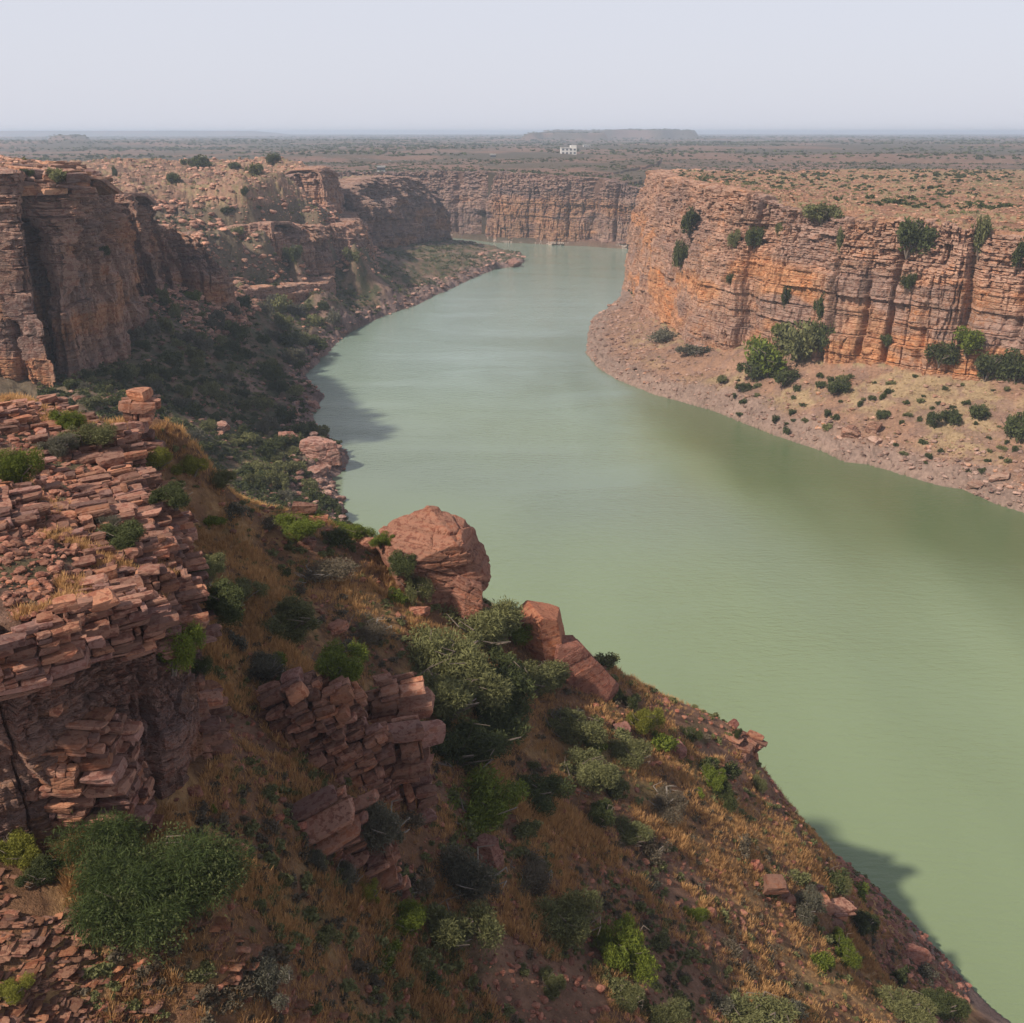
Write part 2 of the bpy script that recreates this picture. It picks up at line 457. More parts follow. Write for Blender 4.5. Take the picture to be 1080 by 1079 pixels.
# under and behind the near platform, and the back of the ridge falling to the river
for p in [(-45, 75, 76), (-36, 60, 76), (-30, 45, 74), (-60, 60, 78), (-60, 30, 78), (-30, 88, 76), (-45, 92, 77), (-70, 90, 80), (-90, 60, 84), (-35, 20, 76), (-10, 15, 68), (20, 10, 56), (40, 20, 44), (60, 30, 28),
          (-45, 125, 56), (-20, 125, 42), (0, 120, 34), (15, 124, 18), (25, 127, 8), (-70, 130, 62), (-100, 120, 74), (-140, 130, 80), (-45, 170, 28), (-20, 160, 20), (-80, 180, 34), (-110, 190, 44), (-160, 190, 60),
          (-60, 220, 14), (-90, 225, 26), (-130, 230, 36), (-220, 160, 78), (-300, 120, 86), (-400, 0, 90), (-150, 0, 86), (-800, 0, 90), (-800, 500, 80), (-110, 240, 34)]:
    addw(*p)
# left bank below the cliffs
for p in [(240, 370, 15), (200, 450, 18), (120, 420, 32), (250, 500, 10), (300, 520, 6), (170, 470, 22), (300, 340, 14), (370, 330, 7), (200, 335, 30), (280, 400, 9), (290, 450, 7), (200, 400, 22), (230, 420, 15),
          (310, 350, 10), (260, 340, 19), (345, 478, 4), (350, 540, 3),
          (255, 272, 38), (290, 290, 31), (330, 297, 26), (345, 300, 23), (300, 285, 31), (250, 290, 33), (215, 275, 42), (400, 295, 16), (380, 310, 10), (440, 290, 10), (420, 305, 5), (470, 280, 9), (500, 282, 4), (520, 277, 5), (545, 275, 2),
          (470, 262, 12), (500, 270, 6), (400, 275, 18),
          (215, 240, 55), (250, 235, 56), (280, 228, 58), (200, 220, 62), (260, 210, 65), (200, 195, 72), (260, 195, 72), (310, 200, 71), (330, 185, 76), (300, 180, 78), (240, 178, 79), (180, 180, 78),
          (350, 230, 52), (375, 230, 50), (380, 215, 55), (370, 240, 47)]:
    add(*p)
for p in [(-250, 800, 80), (-180, 830, 80), (-330, 780, 78), (-350, 600, 78), (-260, 520, 66), (-260, 650, 72), (-200, 900, 66), (-350, 900, 66), (-150, 930, 60), (-500, 1000, 60), (-1000, 1100, 60), (-1500, 700, 75), (-300, 1000, 60),
          (-120, 960, 62), (-170, 1000, 58)]:
    addw(*p)
def cliff_ctrl(P, side, foot=0.12, step=14, back=0.0):
    Q, _ = smooth_path(P, step)
    nrm = normals2d(Q) * side
    for q, n in zip(Q, nrm):
        h = q[3] - q[2]
        s = h * foot
        ctrl.append((q[0] + n[0] * 0.5, q[1] + n[1] * 0.5, q[2]))
        for off_, zz_ in ((s + 3.5 + back, q[2] + 0.05 * h), (s + 9 + back * 1.4, q[3] - 0.3)):
            px_, py_ = q[0] - n[0] * off_, q[1] - n[1] * off_
            if polydist(np.array([px_]), np.array([py_]), Q[:, :2])[0][0] > 0.8 * off_: ctrl.append((px_, py_, zz_))
for P_, b_ in ((cliffA, 1.5), (cliffB, 4), (cliffC, 5), (cliffD, 6), (cliffE, 7), (cliffF, 7)): cliff_ctrl(P_, 1, back=b_)
for q in smooth_path(np.array([tuple(p) + (0,) for p in shoreL]), 14)[0]:
    if 205 < q[1]: ctrl.append((q[0], q[1], 0.2))
# top of the big left cliff
for p in [(-175, 402, 87), (-166, 386, 88), (-160, 366, 88.8), (-200, 425, 86), (-152, 350, 89.5), (-148, 330, 90.5), (-170, 330, 92), (-200, 300, 94), (-250, 300, 95), (-230, 380, 92), (-190, 390, 89.5), (-300, 340, 94), (-400, 300, 94), (-600, 300, 94), (-320, 430, 90), (-230, 450, 82), (-400, 480, 84)]:
    addw(*p)
ctrl = np.array(ctrl)
# drop near-duplicates
keep = []
for i, c in enumerate(ctrl):
    if all(np.hypot(*(ctrl[j][:2] - c[:2])) > 1.2 for j in keep): keep.append(i)
ctrl = ctrl[keep]

def rbf_fit(C, c=1.5, lam=0.02):
    n = len(C); X = C[:, :2] / 100.0
    d = np.sqrt(((X[:, None] - X[None]) ** 2).sum(-1) + (c / 100) ** 2)
    A = np.zeros((n + 3, n + 3)); A[:n, :n] = d - lam * 0.01 * np.eye(n)
    A[:n, n] = 1; A[n, :n] = 1; A[:n, n + 1:] = X; A[n + 1:, :n] = X.T
    b = np.zeros(n + 3); b[:n] = C[:, 2]
    w = np.linalg.solve(A, b)
    return X, w, c / 100
def rbf_eval(R, x, y):
    X, w, c = R; n = len(X)
    x = (x / 100).astype(np.float32); y = (y / 100).astype(np.float32)
    z = w[n] + w[n + 1] * x + w[n + 2] * y
    z = z.astype(np.float32)
    for i in range(n):
        z += np.float32(w[i]) * np.sqrt((x - np.float32(X[i, 0])) ** 2 + (y - np.float32(X[i, 1])) ** 2 + np.float32(c * c))
    return z
RBF = rbf_fit(ctrl)

# near outcrop platform (a raised, layered shelf): polygon in plan with shelf height
platform_poly = W([(-60, 425, 78), (60, 425, 77), (105, 438, 76.5), (150, 470, 76.5), (185, 540, 76), (200, 600, 76), (203, 640, 76.5), (175, 672, 77), (120, 668, 78.5), (95, 645, 79.7), (60, 665, 80), (0, 690, 80), (-90, 700, 80)])[:, :2]
plat_ctrl = np.array([atz(*p) for p in [(0, 425, 78.5), (60, 430, 78), (140, 470, 77), (180, 560, 76.2), (195, 620, 76.5), (120, 560, 78.3), (60, 500, 78.3), (0, 560, 80.3), (0, 500, 79.3), (60, 590, 79.6), (0, 650, 80.3), (80, 640, 80), (150, 640, 78), (-80, 560, 81), (-80, 690, 81)]])
RPLAT = rbf_fit(plat_ctrl, 4.0)
def plat_top(x, y): return rbf_eval(RPLAT, x, y)

# ------------------------------------------------------------------ heightfield on a fan-shaped grid
A0, A1, NA = math.radians(-46), math.radians(46), 1420
R0, R1, NR = 16.0, 1500.0, 1240
ang = np.linspace(A0, A1, NA)
rad = np.exp(np.linspace(math.log(R0), math.log(R1), NR))
rad_far = np.exp(np.linspace(math.log(R1), math.log(17000.0), 190))[1:]

def interp_axis(A, fac_r, fac_a, nr, na):
    """bilinear upsample of a coarse grid A to nr x na"""
    r = np.linspace(0, A.shape[0] - 1, nr); a = np.linspace(0, A.shape[1] - 1, na)
    r0 = np.minimum(r.astype(int), A.shape[0] - 2); a0 = np.minimum(a.astype(int), A.shape[1] - 2)
    fr = (r - r0)[:, None]; fa = (a - a0)[None]
    return (A[r0][:, a0] * (1 - fr) * (1 - fa) + A[r0 + 1][:, a0] * fr * (1 - fa) + A[r0][:, a0 + 1] * (1 - fr) * fa + A[r0 + 1][:, a0 + 1] * fr * fa)

cr = np.exp(np.linspace(math.log(R0), math.log(R1), NR // 2)); ca = np.linspace(A0, A1, NA // 2)
CX_, CY_ = cr[:, None] * np.sin(ca)[None], cr[:, None] * np.cos(ca)[None]
mask = inside(CX_, CY_, landL) | (polydist(CX_, CY_, shoreL)[0] < 12)
zc = np.full(CX_.shape, -3.0, dtype=np.float32)
zc[mask] = rbf_eval(RBF, CX_[mask], CY_[mask])
# between the control points the surface may not leave the triangulated one by more than a little
from mathutils.geometry import delaunay_2d_cdt
_o = delaunay_2d_cdt([Vector((c[0], c[1])) for c in ctrl], [], [], 0, 1e-4)
tv = np.array([tuple(v) for v in _o[0]]); tz = np.array([ctrl[o_[0], 2] if len(o_) else 0 for o_ in _o[3]])
tin = np.full(CX_.shape, np.nan, dtype=np.float32)
for f in _o[2]:
    p = tv[list(f)]; q = tz[list(f)]
    rr = np.hypot(p[:, 0], p[:, 1]); aa = np.arctan2(p[:, 0], p[:, 1])
    if p[:, 1].min() < 1: continue
    mid = p.mean(0)
    i0 = np.searchsorted(cr, rr.min() * 0.75) ; i1 = np.searchsorted(cr, rr.max() * 1.001) + 1
    j0 = max(0, np.searchsorted(ca, aa.min()) - 1); j1 = np.searchsorted(ca, aa.max()) + 1
    x_, y_ = CX_[i0:i1, j0:j1], CY_[i0:i1, j0:j1]
    if not x_.size: continue
    d_ = (p[1, 1] - p[2, 1]) * (p[0, 0] - p[2, 0]) + (p[2, 0] - p[1, 0]) * (p[0, 1] - p[2, 1])
    if abs(d_) < 1e-9: continue
    l0 = ((p[1, 1] - p[2, 1]) * (x_ - p[2, 0]) + (p[2, 0] - p[1, 0]) * (y_ - p[2, 1])) / d_
    l1 = ((p[2, 1] - p[0, 1]) * (x_ - p[2, 0]) + (p[0, 0] - p[2, 0]) * (y_ - p[2, 1])) / d_
    l2 = 1 - l0 - l1
    m_ = (l0 >= -1e-5) & (l1 >= -1e-5) & (l2 >= -1e-5)
    sub = tin[i0:i1, j0:j1]
    sub[m_] = (l0 * q[0] + l1 * q[1] + l2 * q[2])[m_]
tin = np.where(np.isnan(tin), zc, tin)
lim = 0.8 + 25 * (1 - sstep(120, 200, CY_))
zc = np.where(mask, np.clip(zc, tin - lim, tin + lim), zc)
zb_ = zc.copy()
for _ in range(3):
    zb_[1:-1, 1:-1] = (zb_[1:-1, 1:-1] * 4 + zb_[:-2, 1:-1] + zb_[2:, 1:-1] + zb_[1:-1, :-2] + zb_[1:-1, 2:]) / 8
zc = zb_
Zl = interp_axis(zc, 2, 2, NR, NA)

X = (rad[:, None] * np.sin(ang)[None]); Y = (rad[:, None] * np.cos(ang)[None])
inL = inside(X, Y, landL); inR = inside(X, Y, landR); inMR = inside(X, Y, mesaR); inF = inside(X, Y, farpoly)
platform_in = platform_poly.mean(0) + (platform_poly - platform_poly.mean(0)) * 0.86
inP = inside(X, Y, platform_in)
wob = fbm(X / 9, Y / 9, 4, 5) * 2.2 + fbm(X / 2.5, Y / 2.5, 3, 6) * 0.7       # breaks up shorelines
dL, _ = polydist(X, Y, shoreL); dR, _ = polydist(X, Y, shoreR)
CLS = np.zeros(X.shape, dtype=np.int8)

# left
dl = np.where(inL, dL, -dL) + wob * sstep(60, 200, Y)
zl = np.where(dl > 0, np.maximum(Zl, 0.12 * np.minimum(dl, 15)), np.minimum(-0.15 * np.abs(dl), Zl))
steep = sstep(0, 12, dl)
n_big = fbm(X / 22, Y / 22, 5, 11)
n_mid = fbm(X / 5, Y / 5, 4, 12)
n_fine = fbm(X / 1.3, Y / 1.3, 4, 13)
near = 1 - sstep(110, 190, Y)
zl = zl + steep * ((1 - near) * (n_big * 2.0 + n_mid * 0.9 + np.abs(n_fine) * 0.5) + near * (n_big * 0.5 + n_mid * 0.45 + n_fine * 0.14))
# low rocky ledges on the slopes
f1, f2, idn = worley(X / 3.2 + n_mid * 0.4, Y / 2.2, 31)
ledge = (idn - 0.45) * np.clip((f2 - f1) * 4, 0, 1)
zl = zl + steep * ledge * np.where(Y > 180, 1.0, 0.30) * (0.5 + 0.8 * (fbm(X / 18, Y / 18, 3, 44) > 0.05))
g1, g2, gid = worley(X / 5.0 + n_mid * 0.3, Y / 5.0 + n_fine * 0.1, 35)
shelf = sstep(0.2, 2.5, dl) * (1 - sstep(9, 18, dl)) * (Y > 180)
zl = zl + sstep(480, 540, Y) * sstep(26, 34, Zl) * (0.9 * (np.abs((Zl / 2.2 + n_mid * 0.8) % 1 - 0.5) * 2) + np.abs(n_fine) * 0.9 + (idn - 0.5) * 1.6)
tz = zl / 2.4 + n_mid * 0.25
zl = np.where((Y > 440) & (Zl > 46), zl * 0.35 + 0.65 * (np.floor(tz) + sstep(0.55, 0.95, tz - np.floor(tz)) - n_mid * 0.25) * 2.4, zl)
zl = zl + shelf * (0.3 + gid * 2.0) * np.clip((g2 - g1) * 5, 0, 1)
# right bank
dBr, (zb_r, zt_r) = polydist(X, Y, smooth_path(cliffR, 6)[0])
dr = np.where(inR, dR, -dR) + wob * 0.6
t = np.clip(dr / (dr + dBr + 1e-3), 0, 1)
zr = np.where(dr > 0, zb_r * t ** 0.85, -0.2 * np.abs(dr))
zr = zr + sstep(0, 8, dr) * (n_big * 0.9 + n_mid * 0.45 + n_fine * 0.2)
h1, h2, hid = worley(X / 3.0 + n_mid * 0.3, Y / 3.0, 37)
zr = zr + (sstep(0.1, 1.5, dr) * (1 - sstep(6, 16, dr))) * hid * 1.1 * np.clip((h2 - h1) * 5, 0, 1)
# thin strata steps running along the bank
zr = np.where((dr > 1) & (~inMR), zr + 0.35 * (np.abs((zr / 1.1) % 1 - 0.5) * 2 > 0.55), zr)
hR = zt_r - zb_r
inset = hR * 0.14 + 5
dMR = np.where(inMR, dBr, -dBr)
platR = 70.5 + fbm(X / 90, Y / 90, 4, 21) * 2.2 + fbm(X / 12, Y / 12, 4, 22) * 0.9 + fbm(X / 3, Y / 3, 3, 23) * 0.35
blend = sstep(0, 90, dMR)
platR = zt_r * (1 - blend) + platR * blend + fbm(X / 12, Y / 12, 4, 22) * 0.8 * (1 - blend)
ledR = np.round(platR / 1.2) * 1.2
platR = platR * 0.5 + ledR * 0.5 + (idn - 0.5) * 0.7
zr = np.where(inMR, np.where(dMR > inset, platR, zb_r + 1.0), zr)
# far side
dBg, (zb_g, zt_g) = polydist(X, Y, cliffG)
rise = sstep(0, 700, dBg)
platF = zt_g * (1 - rise) + 68 * rise + (fbm(X / 140, Y / 140, 5, 51) * 5 + fbm(X / 25, Y / 25, 4, 52) * 1.6) * sstep(5, 60, dBg)
zf = np.where(dBg > 12, platF, 5)
# platform
zp = plat_top(X, Y) - 0.25 + fbm(X / 3, Y / 3, 3, 305) * 0.4
Z = np.where(inF, zf, np.where(inR & (X > -20), zr, zl))
Z = np.where(inP & ~inF, np.maximum(Z, zp), Z)
Z = np.where((dl < 0) & ~inR & ~inF & (dr < 0), np.clip(np.maximum(zl, zr), -3, -0.3), Z)
Z = np.clip(Z, -3, 140)
CLS[inL | (dl > -1)] = 2
CLS[(inL | (dl > -1)) & (Y < 150)] = 1
CLS[inR] = 3
CLS[inMR] = 4
CLS[inF] = 6
CLS[inL & (Z > 78) & (Y > 200)] = 5
CLS[inL & (Z > 62) & (Y > 560)] = 5
CLS[(Z < -0.25)] = 0

# vertex colours of the ground (what the soil, rock and ground cover are made of)
def lerp3(a, b, t): return a + (b - a) * t[..., None]
def C3(*c): return np.array(c, dtype=np.float32)
cn1 = fbm(X / 14, Y / 14, 5, 61) * 0.5 + 0.5
cn2 = fbm(X / 3.5, Y / 3.5, 5, 62) * 0.5 + 0.5
cn3 = fbm(X / 45, Y / 45, 4, 63) * 0.5 + 0.5
slope = np.hypot(*np.gradient(Z, axis=(0, 1))) / (rad[:, None] * 0.003)
COLR = np.zeros(X.shape + (3,), dtype=np.float32)
c_soil, c_straw, c_rock = C3(0.200, 0.105, 0.056), C3(0.38, 0.22, 0.10), C3(0.245, 0.135, 0.085)
c1 = lerp3(np.broadcast_to(c_soil, COLR.shape), c_straw, sstep(0.45, 0.62, cn2))
c1 = lerp3(c1, c_rock, sstep(0.56, 0.66, cn1))
c1 = lerp3(c1, C3(0.075, 0.075, 0.032), sstep(0.58, 0.66, cn3 * 0.5 + cn2 * 0.5) * 0.6)
shore_c = lerp3(np.broadcast_to(C3(0.25, 0.165, 0.14), COLR.shape), C3(0.14, 0.095, 0.085), sstep(0.45, 0.6, cn2))
c1 = lerp3(c1, shore_c, 1 - sstep(2.0, 5.5, dl + wob))
c2 = lerp3(np.broadcast_to(C3(0.088, 0.085, 0.045), COLR.shape), C3(0.17, 0.115, 0.075), sstep(0.48, 0.58, cn2))
c2 = lerp3(c2, C3(0.24, 0.155, 0.115), sstep(0.56, 0.66, cn1))
c2 = lerp3(c2, C3(0.17, 0.125, 0.085), sstep(26, 34, Z) * 0.8)
c2 = lerp3(c2, C3(0.20, 0.145, 0.09), 0.25 * sstep(22, 34, Z) * sstep(420, 480, Y) * (1 - sstep(36, 44, Z)) * sstep(0.35, 0.6, cn2))
c2 = lerp3(c2, shore_c, 1 - sstep(5, 12, dl + wob * 2))
c3 = lerp3(np.broadcast_to(C3(0.30, 0.175, 0.115), COLR.shape), C3(0.35, 0.245, 0.14), sstep(0.42, 0.56, cn1) * sstep(4, 9, Z))
c3 = lerp3(c3, C3(0.25, 0.155, 0.115), sstep(0.5, 0.62, cn2) * 0.8)
c3 = lerp3(c3, C3(0.27, 0.185, 0.145), 1 - sstep(6, 13, dr + wob * 1.5))
c4 = lerp3(np.broadcast_to(C3(0.33, 0.175, 0.105), COLR.shape), C3(0.29, 0.215, 0.115), sstep(0.45, 0.6, cn2))
c4 = lerp3(c4, C3(0.26, 0.13, 0.085), sstep(0.52, 0.64, cn1) * 0.8)
c4 = lerp3(c4, C3(0.15, 0.13, 0.07), sstep(120, 330, dMR))
c5 = lerp3(np.broadcast_to(C3(0.31, 0.185, 0.125), COLR.shape), C3(0.27, 0.20, 0.11), sstep(0.45, 0.6, cn2))
c5 = lerp3(c5, C3(0.20, 0.12, 0.09), sstep(0.52, 0.62, cn1) * 0.7)
c5 = lerp3(c5, C3(0.19, 0.115, 0.085), ((tz % 1) > 0.5) * 0.55 * sstep(0.35, 0.5, cn2))
c6 = lerp3(np.broadcast_to(C3(0.19, 0.112, 0.082), COLR.shape), C3(0.105, 0.080, 0.056), sstep(0.42, 0.62, fbm(X / 60, Y / 60, 5, 66) * 0.5 + 0.5))
c6 = lerp3(c6, C3(0.09, 0.085, 0.05), sstep(300, 900, dBg) * 0.7)
for k, cc in ((1, c1), (2, c2), (3, c3), (4, c4), (5, c5), (6, c6)):
    mk = CLS == k
    COLR[mk] = cc[mk]
COLR[inP & (CLS == 1)] = lerp3(np.broadcast_to(C3(0.20, 0.115, 0.08), COLR.shape), C3(0.13, 0.10, 0.055), sstep(0.45, 0.6, cn2))[inP & (CLS == 1)]
COLR[CLS == 0] = C3(0.18, 0.14, 0.10)

def grid_faces(nr, na):
    i = np.arange(nr - 1)[:, None] * na + np.arange(na - 1)[None]
    return np.stack([i, i + 1, i + na + 1, i + na], -1)
GF = grid_faces(NR, NA)
allv = np.stack([X, Y, Z], -1).reshape(-1, 3)
allc = COLR.reshape(-1, 3)
fz = np.maximum(np.maximum(Z[:-1, :-1], Z[1:, :-1]), np.maximum(Z[:-1, 1:], Z[1:, 1:]))
fc = np.max(np.stack([CLS[:-1, :-1], CLS[1:, :-1], CLS[:-1, 1:], CLS[1:, 1:]]), 0)
del dL, zc
# nothing needs drawing behind the camera's left shoulder or under deep water
for k, nm in ((1, 'hillside'), (2, 'riverbank_left'), (3, 'riverbank_right'), (4, 'plateau_right'), (5, 'plateau_left'), (6, 'plain')):
    sel = (fc == k) & (fz > -1.2)
    F_ = GF[sel]
    if not len(F_): continue
    used, inv = np.unique(F_.reshape(-1), return_inverse=True)
    me = make_mesh(nm, allv[used], inv.reshape(-1, 4), M['ground'], smooth=(k != 6), col=allc[used])
    tag(link(nm, me), kind='structure')

def zat(x, y):
    """height and class of the ground at plan points"""
    r = np.hypot(x, y); a = np.arctan2(x, y)
    ri = (np.log(r / R0) / math.log(R1 / R0)) * (NR - 1); ai = (a - A0) / (A1 - A0) * (NA - 1)
    ok = (ri >= 0) & (ri < NR - 1) & (ai >= 0) & (ai < NA - 1)
    ri = np.clip(ri, 0, NR - 1.001); ai = np.clip(ai, 0, NA - 1.001)
    r0 = ri.astype(int); a0 = ai.astype(int); fr = ri - r0; fa = ai - a0
    z = Z[r0, a0] * (1 - fr) * (1 - fa) + Z[r0 + 1, a0] * fr * (1 - fa) + Z[r0, a0 + 1] * (1 - fr) * fa + Z[r0 + 1, a0 + 1] * fr * fa
    dz = np.abs(Z[np.minimum(r0 + 2, NR - 1), a0] - Z[r0, a0]) / (rad[np.minimum(r0 + 2, NR - 1)] - rad[r0] + 1e-6)
    return z, np.where(ok, CLS[r0, a0], 0), dz

# far plain to the horizon with low mesas
Xf = rad_far[:, None] * np.sin(ang[::4])[None]; Yf = rad_far[:, None] * np.cos(ang[::4])[None]
Xf = np.vstack([X[-1:, ::4], Xf]); Yf = np.vstack([Y[-1:, ::4], Yf])
zff = 68 + fbm(Xf / 140, Yf / 140, 5, 51) * 5 + fbm(Xf / 25, Yf / 25, 4, 52) * 1.6
angf = np.arctan2(Xf, Yf); rf = np.hypot(Xf, Yf)
zff += fbm(Xf / 600, Yf / 600, 4, 53) * 8 * sstep(1500, 3000, rf)
zff -= sstep(0.05, -0.5, angf) * 6
zff[0] = Z[-1, ::4]
def px_to_ang(px): return math.atan((px - 540) / FPX / (CP + (539.5 - 142) / FPX * SP))
def mesa(a_lo, a_hi, r_lo, r_hi, zt, edge_a=0.004, soft=120, seed=0):
    global zff
    wobm = fbm(angf * 60, rf / 900, 4, seed) * 0.012
    m = sstep(px_to_ang(a_lo), px_to_ang(a_lo) + edge_a, angf + wobm) * (1 - sstep(px_to_ang(a_hi), px_to_ang(a_hi) + edge_a, angf + wobm))
    m = m * sstep(r_lo, r_lo + soft, rf + wobm * 20000) * (1 - sstep(r_hi, r_hi + 400, rf))
    zff = zff * (1 - m) + (zt + fbm(angf * 90, rf / 400, 3, seed + 9) * 2) * m
mesa(578, 728, 5200, 7600, 108, seed=3)
mesa(645, 712, 5600, 6600, 111, seed=4)
mesa(555, 640, 4300, 5600, 96, seed=5)
mesa(50, 92, 3300, 4300, 88, 0.006, seed=6)
mesa(-300, 430, 3000, 3900, 73, 0.02, 500, seed=7)
mesa(-300, 260, 11500, 13500, 110, 0.05, 500, seed=8)
fcn = fbm(Xf / 200, Yf / 200, 5, 67) * 0.5 + 0.5
fcol = lerp3(np.broadcast_to(C3(0.095, 0.078, 0.056), Xf.shape + (3,)), C3(0.18, 0.112, 0.082), sstep(0.5, 0.62, fcn))
me = make_mesh('plain_far', np.stack([Xf, Yf, zff], -1).reshape(-1, 3), grid_faces(*Xf.shape).reshape(-1, 4), M['ground'], col=fcol.reshape(-1, 3), smooth=True)
tag(link('far_plain', me), kind='structure')

# water
wa = np.linspace(A0, A1, 260); wr = np.exp(np.linspace(math.log(20), math.log(1700), 300))
wx, wy = wr[:, None] * np.sin(wa)[None], wr[:, None] * np.cos(wa)[None]
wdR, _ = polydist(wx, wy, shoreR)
wn1 = fbm(wx / 60, wy / 90, 4, 120); wn2 = fbm(wx / 25, wy / 160, 4, 121)
# silt green, bluer upriver, with grey sky and dark cliff reflections painted in
silt_reflect = lerp3(np.broadcast_to(C3(0.182, 0.230, 0.122), wx.shape + (3,)), C3(0.190, 0.252, 0.200), sstep(280, 520, wy + wn1 * 60))
silt_reflect = lerp3(silt_reflect, C3(0.160, 0.200, 0.155), np.exp(-((wy + wx * 0.25 - 300 + wn1 * 40) / 55) ** 2) * 0.7 * sstep(20, 90, wdR + wn2 * 30))  # grey band painted as the sky's reflection in mid-river
silt_reflect = lerp3(silt_reflect, C3(0.090, 0.120, 0.055), (1 - sstep(0, 85, wdR + wn1 * 45 + wn2 * 30)) * (1 - sstep(420, 620, wy)) * 0.85)  # dark strip painted as the right cliff's reflection
silt_reflect = silt_reflect * (1 + 0.10 * wn2[..., None])
wme = make_mesh('water', np.stack([wx, wy, np.zeros_like(wx)], -1).reshape(-1, 3), grid_faces(300, 260).reshape(-1, 4), M['water'], col=silt_reflect.reshape(-1, 3), smooth=True)
tag(link('water', wme), kind='structure')

# ------------------------------------------------------------------ cliffs: layered, jointed walls standing on the base lines
def cliff_wall(name, P, step, vstep, mat, seed, lay=6.0, amp=1.0, batter=0.14, clefts=(), side=1, orange=(), bend=0.0, block=1.0, vert=0.0, rimx=0.0, u0=None, u1=None, dipk=0.0):
    Q, s = smooth_path(P, step)
    if u0 is not None:
        m = (s >= u0) & (s <= u1); Q, s = Q[m], s[m]
    nrm = normals2d(Q) * side
    k = max(3, int(9 / step))                        # smooth the normals so displaced walls do not self-cross
    ker = np.ones(k * 2 + 1) / (k * 2 + 1)
    nrm = np.stack([np.convolve(np.pad(nrm[:, i], k, mode='edge'), ker, mode='valid') for i in (0, 1)], 1)
    nrm /= np.linalg.norm(nrm, axis=1)[:, None]
    zb, zt = Q[:, 2] - 4.0, Q[:, 3]
    hmax = (zt - zb).max()
    nv = int(hmax / vstep)
    v = np.linspace(0, 1, nv)[:, None]
    U = np.broadcast_to(s[None], (nv, len(s)))
    Zz = zb[None] + (zt - zb)[None] * v
    hh = (zt - zb)[None]
    # bedding coordinate: follows the dip and a gentle warp
    Bz = Zz + dipk * U + fbm(U / 60, Zz / 60, 3, seed) * 3.0
    D = fbm(U / 42, Zz / 160, 4, seed + 1) * 4.5 * amp
    vj = np.abs(fbm(U / 13, Zz / 90, 4, seed + 2))
    D -= (1 - sstep(0.0, 0.05, vj)) * 1.0 * amp * _h(np.floor(U / 20), np.floor(Zz / 18), 0, seed)       # vertical joints
    D += fbm(U / 11, Zz / 14, 4, seed + 3) * 1.3 * amp
    upper = sstep(0.50, 0.80, v + fbm(U / 25, Zz / 25, 3, seed + 30) * 0.16)
    vj2 = np.abs(fbm(U / 7, Zz / 60, 4, seed + 40))
    D -= vert * (1 - sstep(0.0, 0.09, vj2)) * 2.6
    D += vert * (_h(np.floor(U / 9 + fbm(Zz / 30, Zz * 0, 2, seed + 41)), 0, 0, seed + 42) - 0.5) * 3.0
    colid = np.floor(U / 10 + fbm(Zz / 40, Zz * 0 + 3, 2, seed + 43) * 0.6)
    sh = 0.35 + 0.6 * _h(colid, 1, 0, seed + 44)
    D -= vert * 1.6 * sstep(sh - 0.01, sh + 0.02, v) * (0.4 + _h(colid, 2, 0, seed + 45))
    sh2 = 0.15 + 0.7 * _h(np.floor(U / 17 + 0.37), 5, 0, seed + 46)
    D -= vert * 1.4 * sstep(sh2 - 0.01, sh2 + 0.015, v)
    # massive beds
    li = np.floor(Bz / lay + _h(np.floor(Bz / lay), 0, 0, seed) * 0.0)
    lf = Bz / lay - li
    off = _h(li, np.floor(U / 55 + _h(li, 7, 0, seed)), 1, seed + 4)
    D += (off - 0.5) * 3.0 * amp
    D -= (lf < 0.05) * 1.1 * amp * (_h(li, 3, 0, seed) > 0.35)
    # medium beds broken in blocks
    def beds(th, jw, a, sd, gap=0.10, gd=0.7):
        b = Bz / th; bi = np.floor(b); bf = b - bi
        w = jw * (0.6 + 0.9 * _h(bi, 1, 0, sd))
        ju = (U + fbm(Zz / 3 + 5, U / 30, 2, sd) * 1.5) / w + _h(bi, 5, 0, sd) * 9
        ji = np.floor(ju); jf = ju - ji
        o = (_h(bi, ji, 2, sd) - 0.5) * 2 * a
        o -= (bf < gap) * gd * a
        o -= (jf < 0.08) * gd * a
        return o
    D += beds(2.3, 5.5, 0.42 * amp * block, seed + 5) * (0.5 + 1.1 * upper)
    D += beds(0.95, 2.2, 0.26 * amp * block, seed + 6) * (0.12 + 1.3 * upper)
    D += fbm(U / 2.2, Zz / 1.6, 4, seed + 7) * 0.45
    for (cu, cw, cd, lo, hi) in clefts:
        uu = cu + fbm(Zz / 14, Zz * 0 + cu, 3, seed + 8) * cw * 0.9
        m = np.exp(-((U - uu) / cw) ** 2) * sstep(lo - 0.05, lo + 0.03, v) * (1 - sstep(hi - 0.03, hi + 0.05, v))
        D -= cd * m
    # setback profile: nearly plumb wall, then stepping back near the rim
    back = batter * hh * (0.55 * v + 0.45 * sstep(0.6, 1.0, v) ** 1.3) + bend * np.sin(v * math.pi) * -1
    rimn = fbm(s[None] / 9, s[None] * 0, 4, seed + 9) * 1.1 + (_h(np.floor(s[None] / 3.2), 2, 0, seed) - 0.5) * 1.6
    Zo = Zz + rimn * sstep(0.8, 1.0, v) * min(1, amp)
    x = Q[None, :, 0] + nrm[None, :, 0] * (D - back); y = Q[None, :, 1] + nrm[None, :, 1] * (D - back)
    # rim: run back over the top and tuck under the plateau
    tops = []
